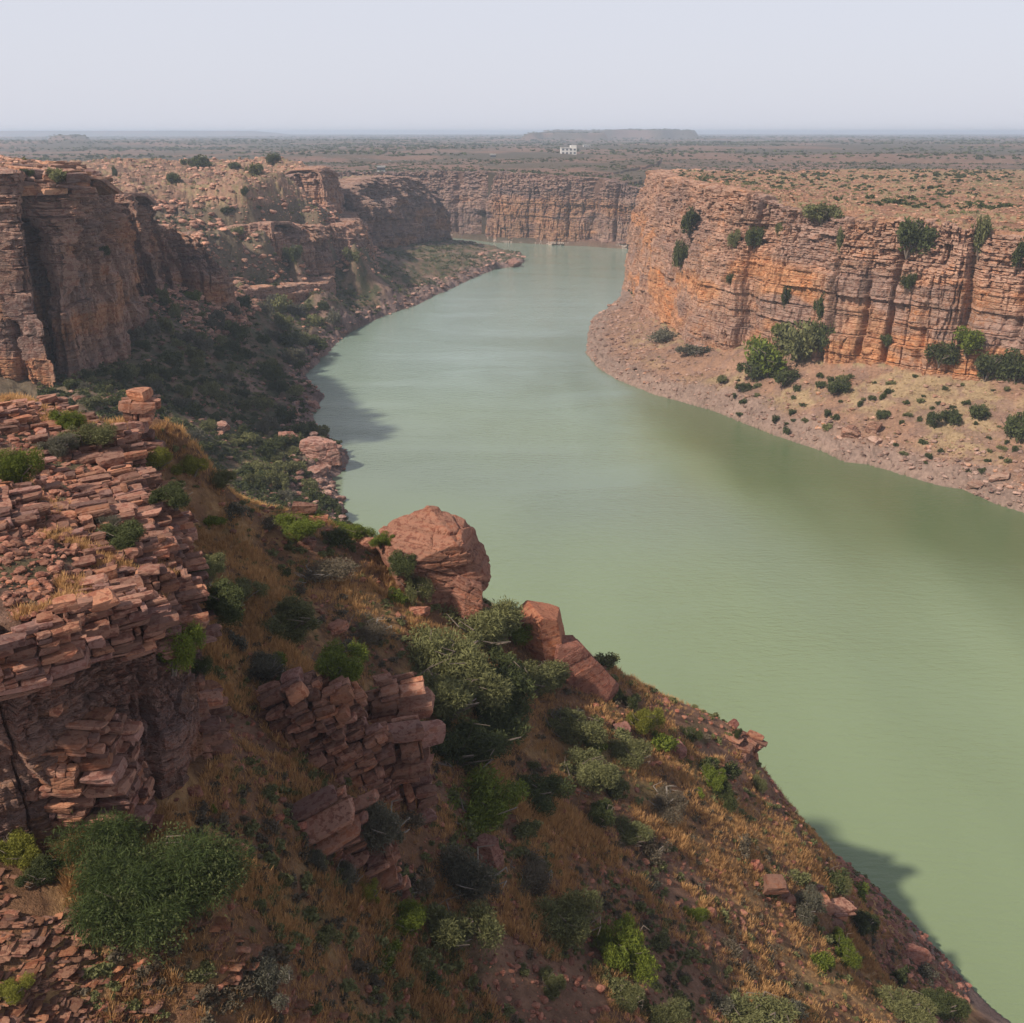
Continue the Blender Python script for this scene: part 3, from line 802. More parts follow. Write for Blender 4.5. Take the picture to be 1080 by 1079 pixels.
    for dd, dz in ((1.2, 0.1), (3.0, 0.25), (5.5 + rimx * 0.4, 0.0), (9.0 + rimx, -0.6), (14.0 + rimx * 1.5, -4.5)):
        tops.append((x[-1] - nrm[:, 0] * dd, y[-1] - nrm[:, 1] * dd, Zo[-1] + dz + (_h(np.floor(s / 2.5), int(dd * 7), 0, seed) - 0.5) * 1.0))
    x = np.vstack([x] + [t_[0][None] for t_ in tops]); y = np.vstack([y] + [t_[1][None] for t_ in tops]); zz = np.vstack([Zo] + [t_[2][None] for t_ in tops])
    nr_, na_ = x.shape
    # tint: purple-brown broken beds above, orange clean faces below, dark seep streaks
    Uf = np.vstack([U, np.broadcast_to(s[None], (5, len(s)))]); Zf = zz
    base = np.ones((nr_, na_, 3), dtype=np.float32)
    pn = fbm(Uf / 30, Zf / 12, 4, seed + 20)
    o_m = sstep(0.16, 0.42, pn)
    vv = np.vstack([np.broadcast_to(v, U.shape), np.ones((5, len(s)))])
    for (ou, ow, lo, hi, st) in orange:
        o_m = np.maximum(o_m, st * np.exp(-((Uf - ou) / ow) ** 4) * sstep(lo - 0.06, lo, vv) * (1 - sstep(hi, hi + 0.08, vv)))
    base = lerp3(base, C3(1.22, 1.0, 0.72), np.clip(o_m, 0, 1) * (1 - sstep(0.62, 0.8, vv)))
    base = lerp3(base, C3(0.80, 0.84, 0.92), sstep(0.05, 0.4, -pn))
    tone = 0.86 + 0.28 * _h(np.floor((Zf + dipk * Uf) / 2.3), np.floor(Uf / 7), 0, seed + 21)
    sk = fbm(Uf / 1.6, Zf / 40, 4, seed + 22); zone = sstep(0.1, 0.4, fbm(Uf / 22, Uf * 0, 3, seed + 23))
    tone *= 1 - 0.45 * sstep(0.12, 0.4, sk) * zone * (1 - sstep(0.7, 0.9, vv))
    base = base * tone[..., None]
    me = make_mesh(name, np.stack([x, y, zz], -1).reshape(-1, 3), grid_faces(nr_, na_).reshape(-1, 4)[:, ::-1 if side < 0 else 1], mat, smooth=False, col=base.reshape(-1, 3))
    o = link(name, me)
    return tag(o, kind='structure')

def u_at(P, px, py, z):
    """arc length on a cliff path nearest to a picture point at height z"""
    Q, s = smooth_path(P, 1.0)
    best, bu = 1e9, 0
    for q, ss in zip(Q, s):
        # project
        v = np.array([q[0], q[1], q[2] - H]); f = v[1] * CP - v[2] * SP
        if f <= 0: continue
        ppx = 540 + FPX * v[0] / f
        if abs(ppx - px) < best: best, bu = abs(ppx - px), ss
    return bu
def UR(px): return u_at(cliffR, px, 0, 0)
clR = [(UR(787), 2.0, 6.0, 0.0, 0.95), (UR(798), 0.9, 3.5, 0.0, 0.8), (UR(860), 1.0, 6.0, 0.0, 0.75), (UR(902), 0.9, 4.0, 0.15, 0.6), (UR(927), 0.8, 5.0, 0.05, 0.8), (UR(1010), 1.6, 5.0, 0.25, 1.0), (UR(1062), 1.3, 4.0, 0.35, 1.0),
       (UR(700), 1.2, 1.8, 0.0, 0.5), (UR(740), 1.5, 1.4, 0.3, 0.9), (UR(965), 1.0, 1.6, 0.0, 0.5)]
orR = [(UR(815), 18, 0.12, 0.62, 1.0), (UR(720), 40, 0.02, 0.20, 0.9), (UR(945), 10, 0.45, 0.62, 0.9), (UR(940), 16, 0.22, 0.34, 0.8), (UR(1060), 22, 0.16, 0.36, 0.9), (UR(905), 10, 0.2, 0.5, 0.6), (UR(990), 18, 0.5, 0.66, 0.5)]
cliff_wall('cliff_right', cliffR, 0.38, 0.27, M['rock_right'], 100, 7.0, 1.0, 0.13, clR, 1, orR, block=2.1, vert=0.55, u0=60, u1=900, dipk=0.02)
def UA(px): return u_at(cliffA, px, 0, 0)
clA = [(UA(112), 1.5, 4.0, 0.45, 0.8), (UA(25), 1.5, 3.5, 0.0, 0.7), (UA(95), 1.2, 3.0, 0.0, 0.35), (UA(140), 1.0, 4.0, 0.6, 1.0), (UA(48), 1.0, 2.5, 0.1, 1.0)]
cliff_wall('cliff_left', cliffA, 0.30, 0.25, M['rock_left'], 200, 6.0, 0.95, 0.10, clA, 1, [(UA(5), 14, 0.1, 0.6, 0.9)], block=2.1, vert=1.2)
def UB(px): return u_at(cliffB, px, 0, 0)
cliff_wall('cliff_left_lower', cliffB, 0.38, 0.32, M['rock_left'], 300, 5.0, 0.8, 0.12, [(UB(184), 1.2, 6.0, 0.0, 1.0), (UB(205), 1.2, 3.5, 0.0, 1.0), (UB(228), 1.0, 3.0, 0.3, 1.0)], 1, rimx=4, block=2.0, vert=1.2)
cliff_wall('cliff_ledge', cliffC, 0.5, 0.4, M['rock_left'], 400, 3.5, 0.6, 0.15, [], 1, rimx=6)
cliff_wall('cliff_middle', cliffD, 0.5, 0.42, M['rock_left'], 500, 5.0, 0.85, 0.12, [(u_at(cliffD, 336, 0, 0), 1.5, 5, 0, 1), (u_at(cliffD, 356, 0, 0), 1.5, 4, 0, 1), (u_at(cliffD, 302, 0, 0), 1.2, 4, 0, 1)], 1, rimx=8, block=2.0, vert=1.2)
cliff_wall('cliff_hilltop', cliffE, 0.6, 0.5, M['rock_left'], 600, 5.0, 0.9, 0.25, [], 1, rimx=8, block=2.0, vert=1.0)
cliff_wall('cliff_point', cliffF, 0.7, 0.6, M['rock_far'], 700, 7.0, 1.5, 0.2, [(u_at(cliffF, 410, 0, 0), 2, 6, 0, 1), (u_at(cliffF, 455, 0, 0), 2, 6, 0, 1)], 1, rimx=8, block=2.4, vert=2.2)
def UG(px): return u_at(cliffG, px, 0, 0)
cliff_wall('cliff_far', cliffG, 0.75, 0.65, M['rock_far'], 800, 12.0, 1.2, 0.12, [(UG(503), 7, 14, 0, 0.45), (UG(505), 3, 8, 0, 1), (UG(597), 1.5, 4, 0.2, 0.9), (UG(622), 5, 6, 0, 1), (UG(645), 2, 7, 0, 1), (UG(480), 3, 7, 0, 1)],
           -1 if False else 1, [(UG(575), 45, 0.1, 0.9, 0.8), (UG(525), 16, 0.1, 0.8, 0.7)], block=1.6, vert=0.7, u0=UG(440) - 250, u1=UG(672) + 300)

# ------------------------------------------------------------------ blocks: jointed, bedded outcrops of the near hillside
def block_template():
    """cube with a 3 x 3 net of vertices on every face: 26 vertices, 24 quads"""
    vs, ix = [], {}
    for a in (-1, 0, 1):
        for b in (-1, 0, 1):
            for c in (-1, 0, 1):
                if (a, b, c) != (0, 0, 0): ix[(a, b, c)] = len(vs); vs.append((a, b, c))
    q = []
    for ax in range(3):
        o = [i for i in range(3) if i != ax]
        for sgn in (-1, 1):
            for u in (-1, 0):
                for w in (-1, 0):
                    ring = []
                    for du, dw in ((0, 0), (1, 0), (1, 1), (0, 1)):
                        k = [0, 0, 0]; k[ax] = sgn; k[o[0]] = u + du; k[o[1]] = w + dw
                        ring.append(ix[tuple(k)])
                    q.append(ring[::-1] if (sgn < 0) ^ (ax == 1) else ring)
    return np.array(vs, dtype=np.float32), np.array(q)
BTV, BTQ = block_template()
BT_N = np.abs(BTV).sum(1)                      # 3 corner, 2 edge, 1 face centre

def boxes_mesh(name, lo, hi, bev, mat, jit=0.12, tint=None, rot=0.0):
    """many worn irregular blocks given by their lower and upper corners (n,3)"""
    n = len(lo)
    c = (lo + hi) / 2; h = (hi - lo) / 2
    u = BTV[None] * np.where(BT_N == 3, 1 - bev, np.where(BT_N == 2, 1 - bev * 0.35, 1.0))[None, :, None]
    u = np.repeat(u, n, 0)
    # skew: each of the eight corners wanders, the rest follows
    cj = rng.uniform(-1, 1, (n, 8, 3)) * jit
    for k in range(8):
        sg = np.array([1 if k & 4 else -1, 1 if k & 2 else -1, 1 if k & 1 else -1])
        w = np.prod((1 + BTV * sg) / 2, axis=1)
        u += w[None, :, None] * cj[:, k][:, None]
    hm_ = h.min(1)[:, None, None]
    v = u * h[:, None] + rng.normal(0, 1, (n, 26, 3)) * hm_ * 0.07
    if rot:
        a = rng.normal(0, rot, n); ca_, sa_ = np.cos(a)[:, None], np.sin(a)[:, None]
        x_ = v[..., 0] * ca_ - v[..., 1] * sa_; y_ = v[..., 0] * sa_ + v[..., 1] * ca_
        v[..., 0], v[..., 1] = x_, y_
        tl = rng.normal(0, rot * 0.5, (n, 2))
        v[..., 2] += v[..., 0] * tl[:, :1] + v[..., 1] * tl[:, 1:]
    v = v + c[:, None]
    off = (np.arange(n) * 26)[:, None, None]
    if tint is None: tint = np.ones((n, 3))
    return make_mesh(name, v.reshape(-1, 3), (BTQ[None] + off).reshape(-1, 4), mat, col=np.repeat(tint, 26, 0))

def block_tints(n):
    t = rng.uniform(0.62, 1.42, n)[:, None] * np.ones((n, 3))
    warm = rng.random(n)[:, None]
    t = t * np.where(warm > 0.82, C3(1.25, 1.12, 0.95)[None], np.where(warm < 0.22, C3(0.82, 0.86, 0.98)[None], 1.0))
    return t

def outcrop(label, poly, top, bottom, cell=(1.1, 0.9), lay=0.42, tilt=(0, 0), yaw=0.0, rot=0.03, skip=0.04, group=None, ragged=0.35, mat=None, rowgap=0.03, bigp=0.36):
    """poly: plan polygon; top(x,y), bottom(x,y): world heights; blocks laid in beds tilted by (rx, ry)"""
    poly = np.asarray(poly, dtype=float)
    cx, cy = poly.mean(0)
    zt = float(np.mean(top(np.array([cx]), np.array([cy]))))
    R_ = (Matrix.Rotation(yaw, 3, 'Z') @ Matrix.Rotation(tilt[0], 3, 'X') @ Matrix.Rotation(tilt[1], 3, 'Y'))
    Rn = np.array(R_)
    base = np.array([cx, cy, zt])
    rad_ = np.hypot(*(poly - [cx, cy]).T).max() + 3
    xs = np.linspace(cx - rad_, cx + rad_, 24); gx, gy = np.meshgrid(xs, xs - cx + cy)
    m_ = inside(gx, gy, poly)
    if not m_.any(): print('EMPTY', label, poly, zt)
    zmx, zmn = top(gx, gy)[m_].max() + 1, bottom(gx, gy)[m_].min() - 1
    hz = max(zmx - zt, zt - zmn) + rad_ * (abs(math.sin(tilt[0])) + abs(math.sin(tilt[1])))
    nx, ny, nz = int(2 * rad_ / cell[0]) + 2, int(2 * rad_ / cell[1]) + 2, int(2 * hz / lay) + 2
    sd = int(abs(cx * 13 + cy * 7)) % 9973
    I, J, K = np.meshgrid(np.arange(nx), np.arange(ny), np.arange(nz), indexing='ij')
    # bed boundaries vary in thickness; joints shift from bed to bed
    zb_ = (np.arange(nz + 1) + (_h(np.arange(nz + 1), 0, 0, sd) - 0.5) * 0.7) * lay - hz
    def bx(i, j, k):
        grp = k // 2
        return (i + (_h(i, grp, j // 3, sd + 1) - 0.5) * 0.92 + _h(grp, 1, 0, sd + 2)) * cell[0] - rad_ - cell[0] * 0.5
    def by(j, i, k):
        grp = k // 2
        return (j + (_h(j, grp, i // 3, sd + 3) - 0.5) * 0.92 + _h(grp, 2, 0, sd + 4)) * cell[1] - rad_ - cell[1] * 0.5
    lo = np.stack([bx(I, J, K), by(J, I, K), zb_[K]], -1); hi = np.stack([bx(I + 1, J, K), by(J + 1, I, K), zb_[K + 1]], -1)
    mx = (_h(I // 2, J, K // 2, sd + 7) > 0.45)
    evn = I % 2 == 0
    hi[..., 0] = np.where(mx & evn & (I < nx - 1), bx(I + 2, J, K), hi[..., 0])
    mz = (_h(I // 2, J, K // 2, sd + 8) > 0.62) & (K % 2 == 0) & (K < nz - 1)
    hi[..., 2] = np.where(mz, zb_[np.minimum(K + 2, nz)], hi[..., 2])
    big = (_h(I // 2, J // 2, K // 2, sd + 9) < bigp)
    bigc = big & evn & (J % 2 == 0) & (K % 2 == 0) & (I < nx - 1) & (J < ny - 1) & (K < nz - 1)
    hi[..., 0] = np.where(bigc, bx(I + 2, J, K), hi[..., 0]); hi[..., 1] = np.where(bigc, by(J + 2, I, K), hi[..., 1]); hi[..., 2] = np.where(bigc, zb_[np.minimum(K + 2, nz)], hi[..., 2])
    dropm = (big & ~bigc) | (mx & ~evn & ~bigc) | ((_h(I // 2, J, K // 2, sd + 8) > 0.62) & (K % 2 == 1) & ~bigc)
    c = (lo + hi) / 2
    w = c @ Rn.T + base
    rr = (_h(I, J, K // 3, sd + 5) - 0.5) * 2 * ragged * cell[0]
    # blocks poke out and fall short of the nominal surface
    ok = inside(w[..., 0] + rr, w[..., 1] + rr * 0.7, poly) & (w[..., 2] < top(w[..., 0], w[..., 1]) + rr * 0.5) & (w[..., 2] > bottom(w[..., 0], w[..., 1]) - 1.2)
    ok &= ~((_h(I, J, K, sd + 6) < skip))
    pad = np.pad(ok, 1)
    buried = pad[:-2, 1:-1, 1:-1] & pad[2:, 1:-1, 1:-1] & pad[1:-1, :-2, 1:-1] & pad[1:-1, 2:, 1:-1] & pad[1:-1, 1:-1, 2:]
    sel = ok & ~buried
    sel2 = ok & buried & ~dropm                      # one layer of backing so the joints are not see-through
    pb = np.pad(sel, 1)
    nb = pb[:-2, 1:-1, 1:-1] | pb[2:, 1:-1, 1:-1] | pb[1:-1, :-2, 1:-1] | pb[1:-1, 2:, 1:-1] | pb[1:-1, 1:-1, 2:]
    sel = (sel | (sel2 & nb)) & ~dropm
    lo, hi = lo[sel], hi[sel]
    gap = rng.uniform(0.0, rowgap * 2, lo.shape) * np.array([cell[0], cell[1], lay * 0.6])
    off = rng.normal(0, 0.035, (len(lo), 3)) * np.array([cell[0], cell[1], 0.0])
    lo, hi = lo + gap + off, hi - gap + off
    me = boxes_mesh('rock_outcrop', lo, hi, 0.12, mat or M['rock_near'], 0.26, block_tints(len(lo)), rot)
    o = link('rock_outcrop', me)
    o.matrix_world = Matrix.Translation(base) @ R_.to_4x4()
    tag(o, label, 'rock outcrop', group)
    return o

def ground_at(x, y): return zat(x, y)[0]

# big shelf on the left
def terr(z, st, n): return np.where(n > 0, np.floor(z / st) * st, z)
def top_shelf(x, y):
    z = plat_top(x, y) + 0.15 + fbm(x / 6, y / 9, 4, 301) * 2.6 + fbm(x / 1.7, y / 1.7, 3, 302) * 0.6
    return np.round(z / 0.6) * 0.6
def low_shelf(x, y):
    return np.where(inside(x, y, platform_poly), ground_at(x, y), ground_at(x, y)) - 0.3
shelf_main = W([(-80, 470, 78), (60, 425, 77), (105, 438, 76.5), (150, 470, 76.5), (185, 540, 76), (200, 600, 76), (205, 640, 76.5), (175, 675, 77), (135, 668, 78), (112, 655, 79), (70, 668, 80), (0, 700, 80), (-90, 720, 80)])[:, :2]
def low_wall(x, y):
    # foot of the shelf: open ground level outside, so the blocks reach down the wall
    r_ = rbf_eval(RBF, np.minimum(x, 1e9), y)
    return np.minimum(ground_at(x, y), r_ - 5.5) - 0.5
outcrop('wide stepped shelf of layered red rock blocks filling the left edge of the near hill', shelf_main.mean(0) + (shelf_main - shelf_main.mean(0)) * 0.965, top_shelf, lambda x, y: plat_top(x, y) - 1.3, (0.86, 0.68), 0.24, (0.04, -0.04), 0.5, 0.06, 0.08, ragged=1.1, rowgap=0.018, bigp=0.16)

def small_wall(name, pts, k, seed, **kw):
    P = []
    for it in pts:
        x_, y_, _ = atz(*it[:3])
        P.append((x_ / k, y_ / k, it[3] / k, it[4] / k))
    o = cliff_wall(name, np.array(P), 0.24, 0.20, M['rock_near_wall'], seed, **kw)
    o.scale = (k, k, k)
    return o
small_wall('cliff_shelf', [(-160, 730, 79.5, 68, 79.2), (-90, 712, 79.5, 68, 79.2), (0, 690, 79.5, 68, 79.2), (58, 668, 79.3, 68, 79.0), (92, 650, 79, 68, 78.8), (112, 652, 78.5, 68, 78.4), (125, 668, 77.6, 68.5, 77.5), (172, 675, 76.4, 69.5, 76.4), (196, 662, 75.8, 69, 75.8), (206, 636, 75.6, 68, 75.6),
            (203, 600, 75.4, 66, 75.4), (188, 540, 75.4, 64, 75.4), (153, 470, 75.8, 60, 75.8), (108, 438, 75.8, 58, 75.8)], 0.30, 900, lay=4.0, amp=0.9, batter=0.03, block=2.0, vert=0.9)

def lump(px, py, z, rx, ry, yaw=0.0, n=10, seed=0):
    """irregular plan polygon about the ground point seen at a pixel"""
    cx, cy, _ = atz(px, py, z)
    r_ = np.random.default_rng(seed)
    a = np.linspace(0, 2 * math.pi, n, endpoint=False)
    k = r_.uniform(0.82, 1.12, n)
    x, y = np.cos(a) * rx * k, np.sin(a) * ry * k
    return np.stack([cx + x * math.cos(yaw) - y * math.sin(yaw), cy + x * math.sin(yaw) + y * math.cos(yaw)], 1), cx, cy

def mound(cx, cy, zt, rx, ry, drop=1.5, p=4, seed=0, sx=0.0, sy=0.0):
    return lambda x, y: zt + sx * (x - cx) + sy * (y - cy) - drop * (((x - cx) / rx) ** 2 + ((y - cy) / ry) ** 2) ** (p / 2) + fbm(x / 1.6, y / 1.6, 3, 400 + seed) * 0.5

def lump_outcrop(label, px, py, zmid, ztop, rx, ry, drop=1.5, seed=0, yaw2=0.0, sx=0.0, sy=0.0, zbot=None, **kw):
    poly, cx, cy = lump(px, py, zmid, rx, ry, yaw2, seed=seed)
    bot = (lambda x, y: np.full(np.shape(x), zbot, dtype=float)) if zbot is not None else (lambda x, y: ground_at(x, y) - 0.6)
    return outcrop(label, poly, mound(cx, cy, ztop, rx * 1.1, ry * 1.1, drop, seed=seed, sx=sx, sy=sy), bot, **kw)

lump_outcrop('rounded tower of thin layered rock below the shelf with a pale stone on its top', 78, 765, 74.3, 74.8, 2.7, 2.4, 1.2, 1, cell=(0.8, 0.7), lay=0.24, tilt=(0.02, 0.02), rot=0.05, ragged=0.35, zbot=67.5)
lump_outcrop('dark broken rock apron between the shelf and the grassy slope', 150, 745, 69.6, 70.8, 4.6, 3.0, 1.6, 2, 0.3, cell=(0.62, 0.5), lay=0.22, tilt=(0.10, 0.12), yaw=0.5, rot=0.08, ragged=0.5)
lump_outcrop('domed outcrop of tilted pink blocks on the slope right of the big shelf', 335, 752, 63.6, 65.9, 3.9, 2.6, 2.0, 3, 0.2, cell=(0.72, 0.5), lay=0.36, tilt=(0.12, -0.36), yaw=0.2, rot=0.05, ragged=0.35)
lump_outcrop('single squat pink block pile with white streaks at the head of the split outcrop', 412, 742, 61.6, 63.6, 1.8, 1.3, 0.9, 4, cell=(1.2, 0.9), lay=0.42, tilt=(0.05, -0.15), yaw=0.2, rot=0.04, ragged=0.25)
lump_outcrop('tall cracked rust brown rock column with a dark cleft on its left side', 440, 795, 60.0, 62.6, 1.5, 1.7, 0.8, 5, 0.3, cell=(1.3, 1.1), lay=0.6, tilt=(0.04, -0.1), yaw=0.25, rot=0.03, ragged=0.2, zbot=56)
lump_outcrop('low grey and pink bedded rock between the domed outcrop and the cracked column', 385, 785, 61.4, 62.7, 2.6, 1.5, 1.6, 6, 0.3, cell=(0.7, 0.5), lay=0.28, tilt=(0.15, -0.35), yaw=0.3, rot=0.06, ragged=0.4)
lump_outcrop('slanting stack of long orange red slabs below the domed outcrop', 350, 872, 61.6, 63.3, 2.5, 1.3, 1.0, 7, 0.35, cell=(1.5, 0.6), lay=0.22, tilt=(0.25, -0.42), yaw=0.35, rot=0.03, ragged=0.3)
lump_outcrop('small knob of slanted pink slabs beside the grey shrubs', 404, 918, 58.6, 60.3, 0.9, 0.8, 0.6, 8, 0.3, cell=(1.2, 0.6), lay=0.28, tilt=(0.25, -0.4), yaw=0.35, rot=0.03, ragged=0.25)
lump_outcrop('dark red ledge block at the lip of the slope above the river shadow', 868, 955, 26.0, 27.6, 2.6, 1.8, 1.2, 9, 0.2, cell=(1.8, 1.4), lay=0.7, tilt=(0.02, 0.05), yaw=0.2, rot=0.04, ragged=0.35)
lump_outcrop('broken red ledge low on the slope left of the lip block', 805, 930, 33.0, 33.9, 1.9, 1.4, 1.4, 10, 0.2, cell=(1.1, 0.9), lay=0.5, tilt=(0.1, 0.15), yaw=0.2, rot=0.12, ragged=0.6, skip=0.2)
lump_outcrop('bare purple ledge on the skyline of the slope above the two green bushes', 765, 775, 35.0, 35.7, 4.6, 2.4, 1.6, 11, -0.6, cell=(1.5, 1.0), lay=0.5, tilt=(0.02, 0.2), yaw=-0.5, rot=0.05, ragged=0.5)
lump_outcrop('small stacked rock pinnacle on the far corner of the big shelf', 146, 452, 76.5, 79.8, 1.5, 1.3, 0.5, 12, 0.2, cell=(1.0, 0.9), lay=0.42, tilt=(0.04, 0.04), rot=0.05, ragged=0.3)
lump_outcrop('little red rock knob on the grassy crest left of the huge boulder', 318, 555, 65.5, 67.4, 1.2, 1.2, 0.6, 13, 0.2, cell=(0.9, 0.8), lay=0.42, tilt=(0.06, 0.1), rot=0.06, ragged=0.4)

rimA = np.array([(-116, 292), (-122, 312), (-133, 340), (-148, 368), (-158, 392), (-166, 408), (-184, 404), (-176, 380), (-162, 350), (-148, 320), (-136, 292)], dtype=float)
outcrop('pale jumbled blocks lying along the right rim of the big left cliff', rimA, lambda x, y: 89.6 - (y - 300) * 0.022 + fbm(x / 9, y / 9, 4, 331) * 2.6, lambda x, y: 84.5 + 0 * x, (3.4, 2.6), 1.05, (0.03, 0.04), 0.6, 0.12, 0.10, ragged=0.9, mat=M['rock_left'])

# flat paving-like bedrock in the lower left corner
pave = []
for i in range(1900):
    px, py = rng.uniform(-40, 330), rng.uniform(955, 1120)
    pave.append((px, py))
pv = np.array([atz(p[0], p[1], 68.5) for p in pave])
zz_, _, _ = zat(pv[:, 0], pv[:, 1])
band = fbm(pv[:, 0] / 2.2, pv[:, 1] / 2.2, 3, 77) > -0.12
pv, zz_ = pv[band], zz_[band]
sz = 0.08 + 0.6 * rng.random((len(pv), 2)) ** 2.0; thk = rng.uniform(0.015, 0.045, len(pv))
c_ = np.stack([pv[:, 0], pv[:, 1], zz_ + 0.02], -1)
hh_ = np.stack([sz[:, 0], sz[:, 1] * 0.7, thk], -1)
tn = block_tints(len(pv)) * C3(0.85, 0.82, 0.74)
me = boxes_mesh('flagstones', c_ - hh_, c_ + hh_, 0.3, M['rock_near'], 0.25, tn, 0.12)
tag(link('flagstones', me), kind='stuff', label='flat broken slabs of bedrock paving the lower left corner', cat='rock')

# ------------------------------------------------------------------ boulders: convex angular blocks cut by planes
def ico(sub):
    import bmesh
    bm = bmesh.new(); bmesh.ops.create_icosphere(bm, subdivisions=sub, radius=1)
    v = np.array([x.co[:] for x in bm.verts]); f = np.array([[y.index for y in x.verts] for x in bm.faces]); bm.free()
    return v, f
ICO = {k: ico(k) for k in (2, 3, 5, 6)}

def boulder_mesh(name, size, seed, sub=5, planes=None, strata=0.06, mat=None, tint=(1, 1, 1), nplanes=9, crack=None, rough=0.05, joints=True):
    v, f = ICO[sub]
    r_ = np.random.default_rng(seed)
    if planes is None:
        nn = r_.normal(size=(nplanes, 3)); nn /= np.linalg.norm(nn, axis=1)[:, None]
        planes = [(n_, r_.uniform(0.55, 0.85)) for n_ in nn] + [((0, 0, 1), 0.7), ((0, 0, -1), 0.7), ((1, 0, 0.1), 0.85), ((-1, 0, 0), 0.85), ((0, 1, 0), 0.85), ((0, -1, 0.1), 0.85)]
    rr = np.full(len(v), 1.15)
    for n_, d in planes:
        n_ = np.array(n_, dtype=float); n_ /= np.linalg.norm(n_)
        dp = v @ n_
        rr = np.minimum(rr, np.where(dp > 0.02, d / np.maximum(dp, 0.02), 9))
    p = v * rr[:, None]
    sc = np.array(size, dtype=float)
    q = p * sc
    # beds weather in and out; small chips
    s_ = max(size)
    bed = np.floor(q[:, 2] / (strata * s_ * 2) + fbm(q[:, 0] / s_, q[:, 1] / s_, 2, seed) * 0.8)
    o = (_h(bed, 0, 0, seed) - 0.5) * 0.035 * s_
    o += fbm(q[:, 0] / s_ * 3 + q[:, 2], q[:, 1] / s_ * 3 - q[:, 2] * 0.7, 4, seed + 1) * rough * s_
    if crack is not None:
        n_, d, w_ = crack
        n_ = np.array(n_, dtype=float); n_ /= np.linalg.norm(n_)
        o -= 0.10 * s_ * np.exp(-((p @ n_ - d) / w_) ** 2)
    if sub >= 5 and joints:
        w1_, w2_, wi_ = worley(q[:, 0] / s_ * 1.7 + q[:, 1] / s_ * 0.9, q[:, 2] / s_ * 4.6 + q[:, 1] / s_ * 0.6, seed)
        o += (wi_ - 0.5) * 0.07 * s_ - 0.03 * s_ * np.exp(-((w2_ - w1_) / 0.07) ** 2)
    dirv = q / (np.linalg.norm(q, axis=1)[:, None] + 1e-9)
    q = q + dirv * o[:, None]
    t_ = 0.8 + 0.4 * _h(bed, 4, 0, seed)
    return make_mesh(name, q, f, mat or M['rock_near'], col=t_[:, None] * np.array(tint)[None])

def boulder(label, px, py, d, size, seed, rot=(0, 0, 0), group=None, **kw):
    me = boulder_mesh('boulder', size, seed, **kw)
    o = link('boulder', me); o.location = atd(px, py, d); o.rotation_euler = rot
    return tag(o, label, 'boulder', group)

# the huge boulder on the crest: flat inclined top, long slant down to the right
boulder('huge pinkish boulder with a flat top on the crest of the near hill', 455, 591, 92, (5.3, 4.4, 4.8), 11, (0, 0, 0), sub=6, strata=0.04,
        planes=[((-0.30, -0.42, 0.86), 0.60), ((-0.85, -0.2, -0.5), 0.74), ((0.90, -0.1, 0.44), 0.80), ((0.3, -0.95, -0.1), 0.62), ((0, 1, 0), 0.8), ((-0.9, -0.4, 0.1), 0.86), ((0.7, -0.7, 0.1), 0.80), ((0, 0, -1), 0.9), ((0.35, -0.1, 0.93), 0.80)],
        tint=(1.05, 0.98, 0.92), crack=((0.42, 0, 0.9), 0.02, 0.022), rough=0.035)
boulder('lower half of the split boulder leaning against the huge one on the river side', 492, 622, 91.5, (2.6, 2.6, 2.6), 12, (0.05, 0.45, 0.1), sub=6, nplanes=7, tint=(0.95, 0.88, 0.88), rough=0.05)
boulder('upright blocky boulder with an orange left face above the shrubs', 571, 672, 92.5, (3.2, 2.8, 4.0), 13, (0.0, -0.10, 0.35), sub=6, strata=0.12,
        planes=[((-0.9, -0.45, 0), 0.62), ((0.9, -0.35, 0.12), 0.66), ((0.1, -1, 0.1), 0.86), ((0, 1, 0), 0.8), ((0.35, 0, 1), 0.74), ((-0.5, 0, 1), 0.80), ((0, 0, -1), 0.9)], tint=(1.25, 1.0, 0.80), rough=0.014, joints=False)
boulder('dark leaning slab boulder with a pointed crown beside the blocky one', 609, 708, 91.5, (3.2, 2.0, 4.7), 14, (0.0, -0.62, 0.15), sub=6, strata=0.12,
        planes=[((-1, -0.1, 0.05), 0.70), ((1, 0.1, 0.1), 0.68), ((0.1, -1, 0.15), 0.72), ((0, 1, 0), 0.8), ((0.6, 0, 1), 0.80), ((-0.5, -0.2, 1), 0.84), ((0, 0, -1), 0.9), ((0.7, -0.7, 0.2), 0.80), ((-0.7, -0.7, 0.2), 0.80)], tint=(0.78, 0.66, 0.66), rough=0.014, joints=False)

dg = None
def settle():
    """refresh the ray caster after new geometry"""
    global dg
    bpy.context.view_layer.update()
    dg = bpy.context.evaluated_depsgraph_get()
def hit(px, py):
    r = Vector(ray(px, py)).normalized()
    ok, loc, nor, idx, ob, _ = scene.ray_cast(dg, Vector((0, 0, H)), r, distance=20000)
    return (loc, nor, ob) if ok else (None, None, None)
settle()

def px_size(loc, wpx):
    """metres spanned by wpx picture pixels at a place"""
    depth = loc.y * CP - (loc.z - H) * SP
    return wpx * depth / FPX

def spot_boulder(label, px, py, wpx, asp=0.65, seed=1, group=None, sub=5, mat=None, tint=(1, 1, 1), sink=0.25, cat='boulder'):
    loc, nor, ob = hit(px, py)
    if loc is None: return
    w_ = px_size(loc, wpx) / 2
    me = boulder_mesh('boulder', (w_ * 1.1, w_ * 0.95, w_ * asp * 1.2), seed, sub=sub, mat=mat, tint=tint, rough=0.05, strata=0.09)
    o = link('boulder', me); o.location = loc + Vector((0, 0, w_ * asp * (0.7 - sink)))
    o.rotation_euler = (random.uniform(-0.2, 0.2), random.uniform(-0.2, 0.2), random.uniform(0, 3))
    tag(o, label, cat, group)
    return o

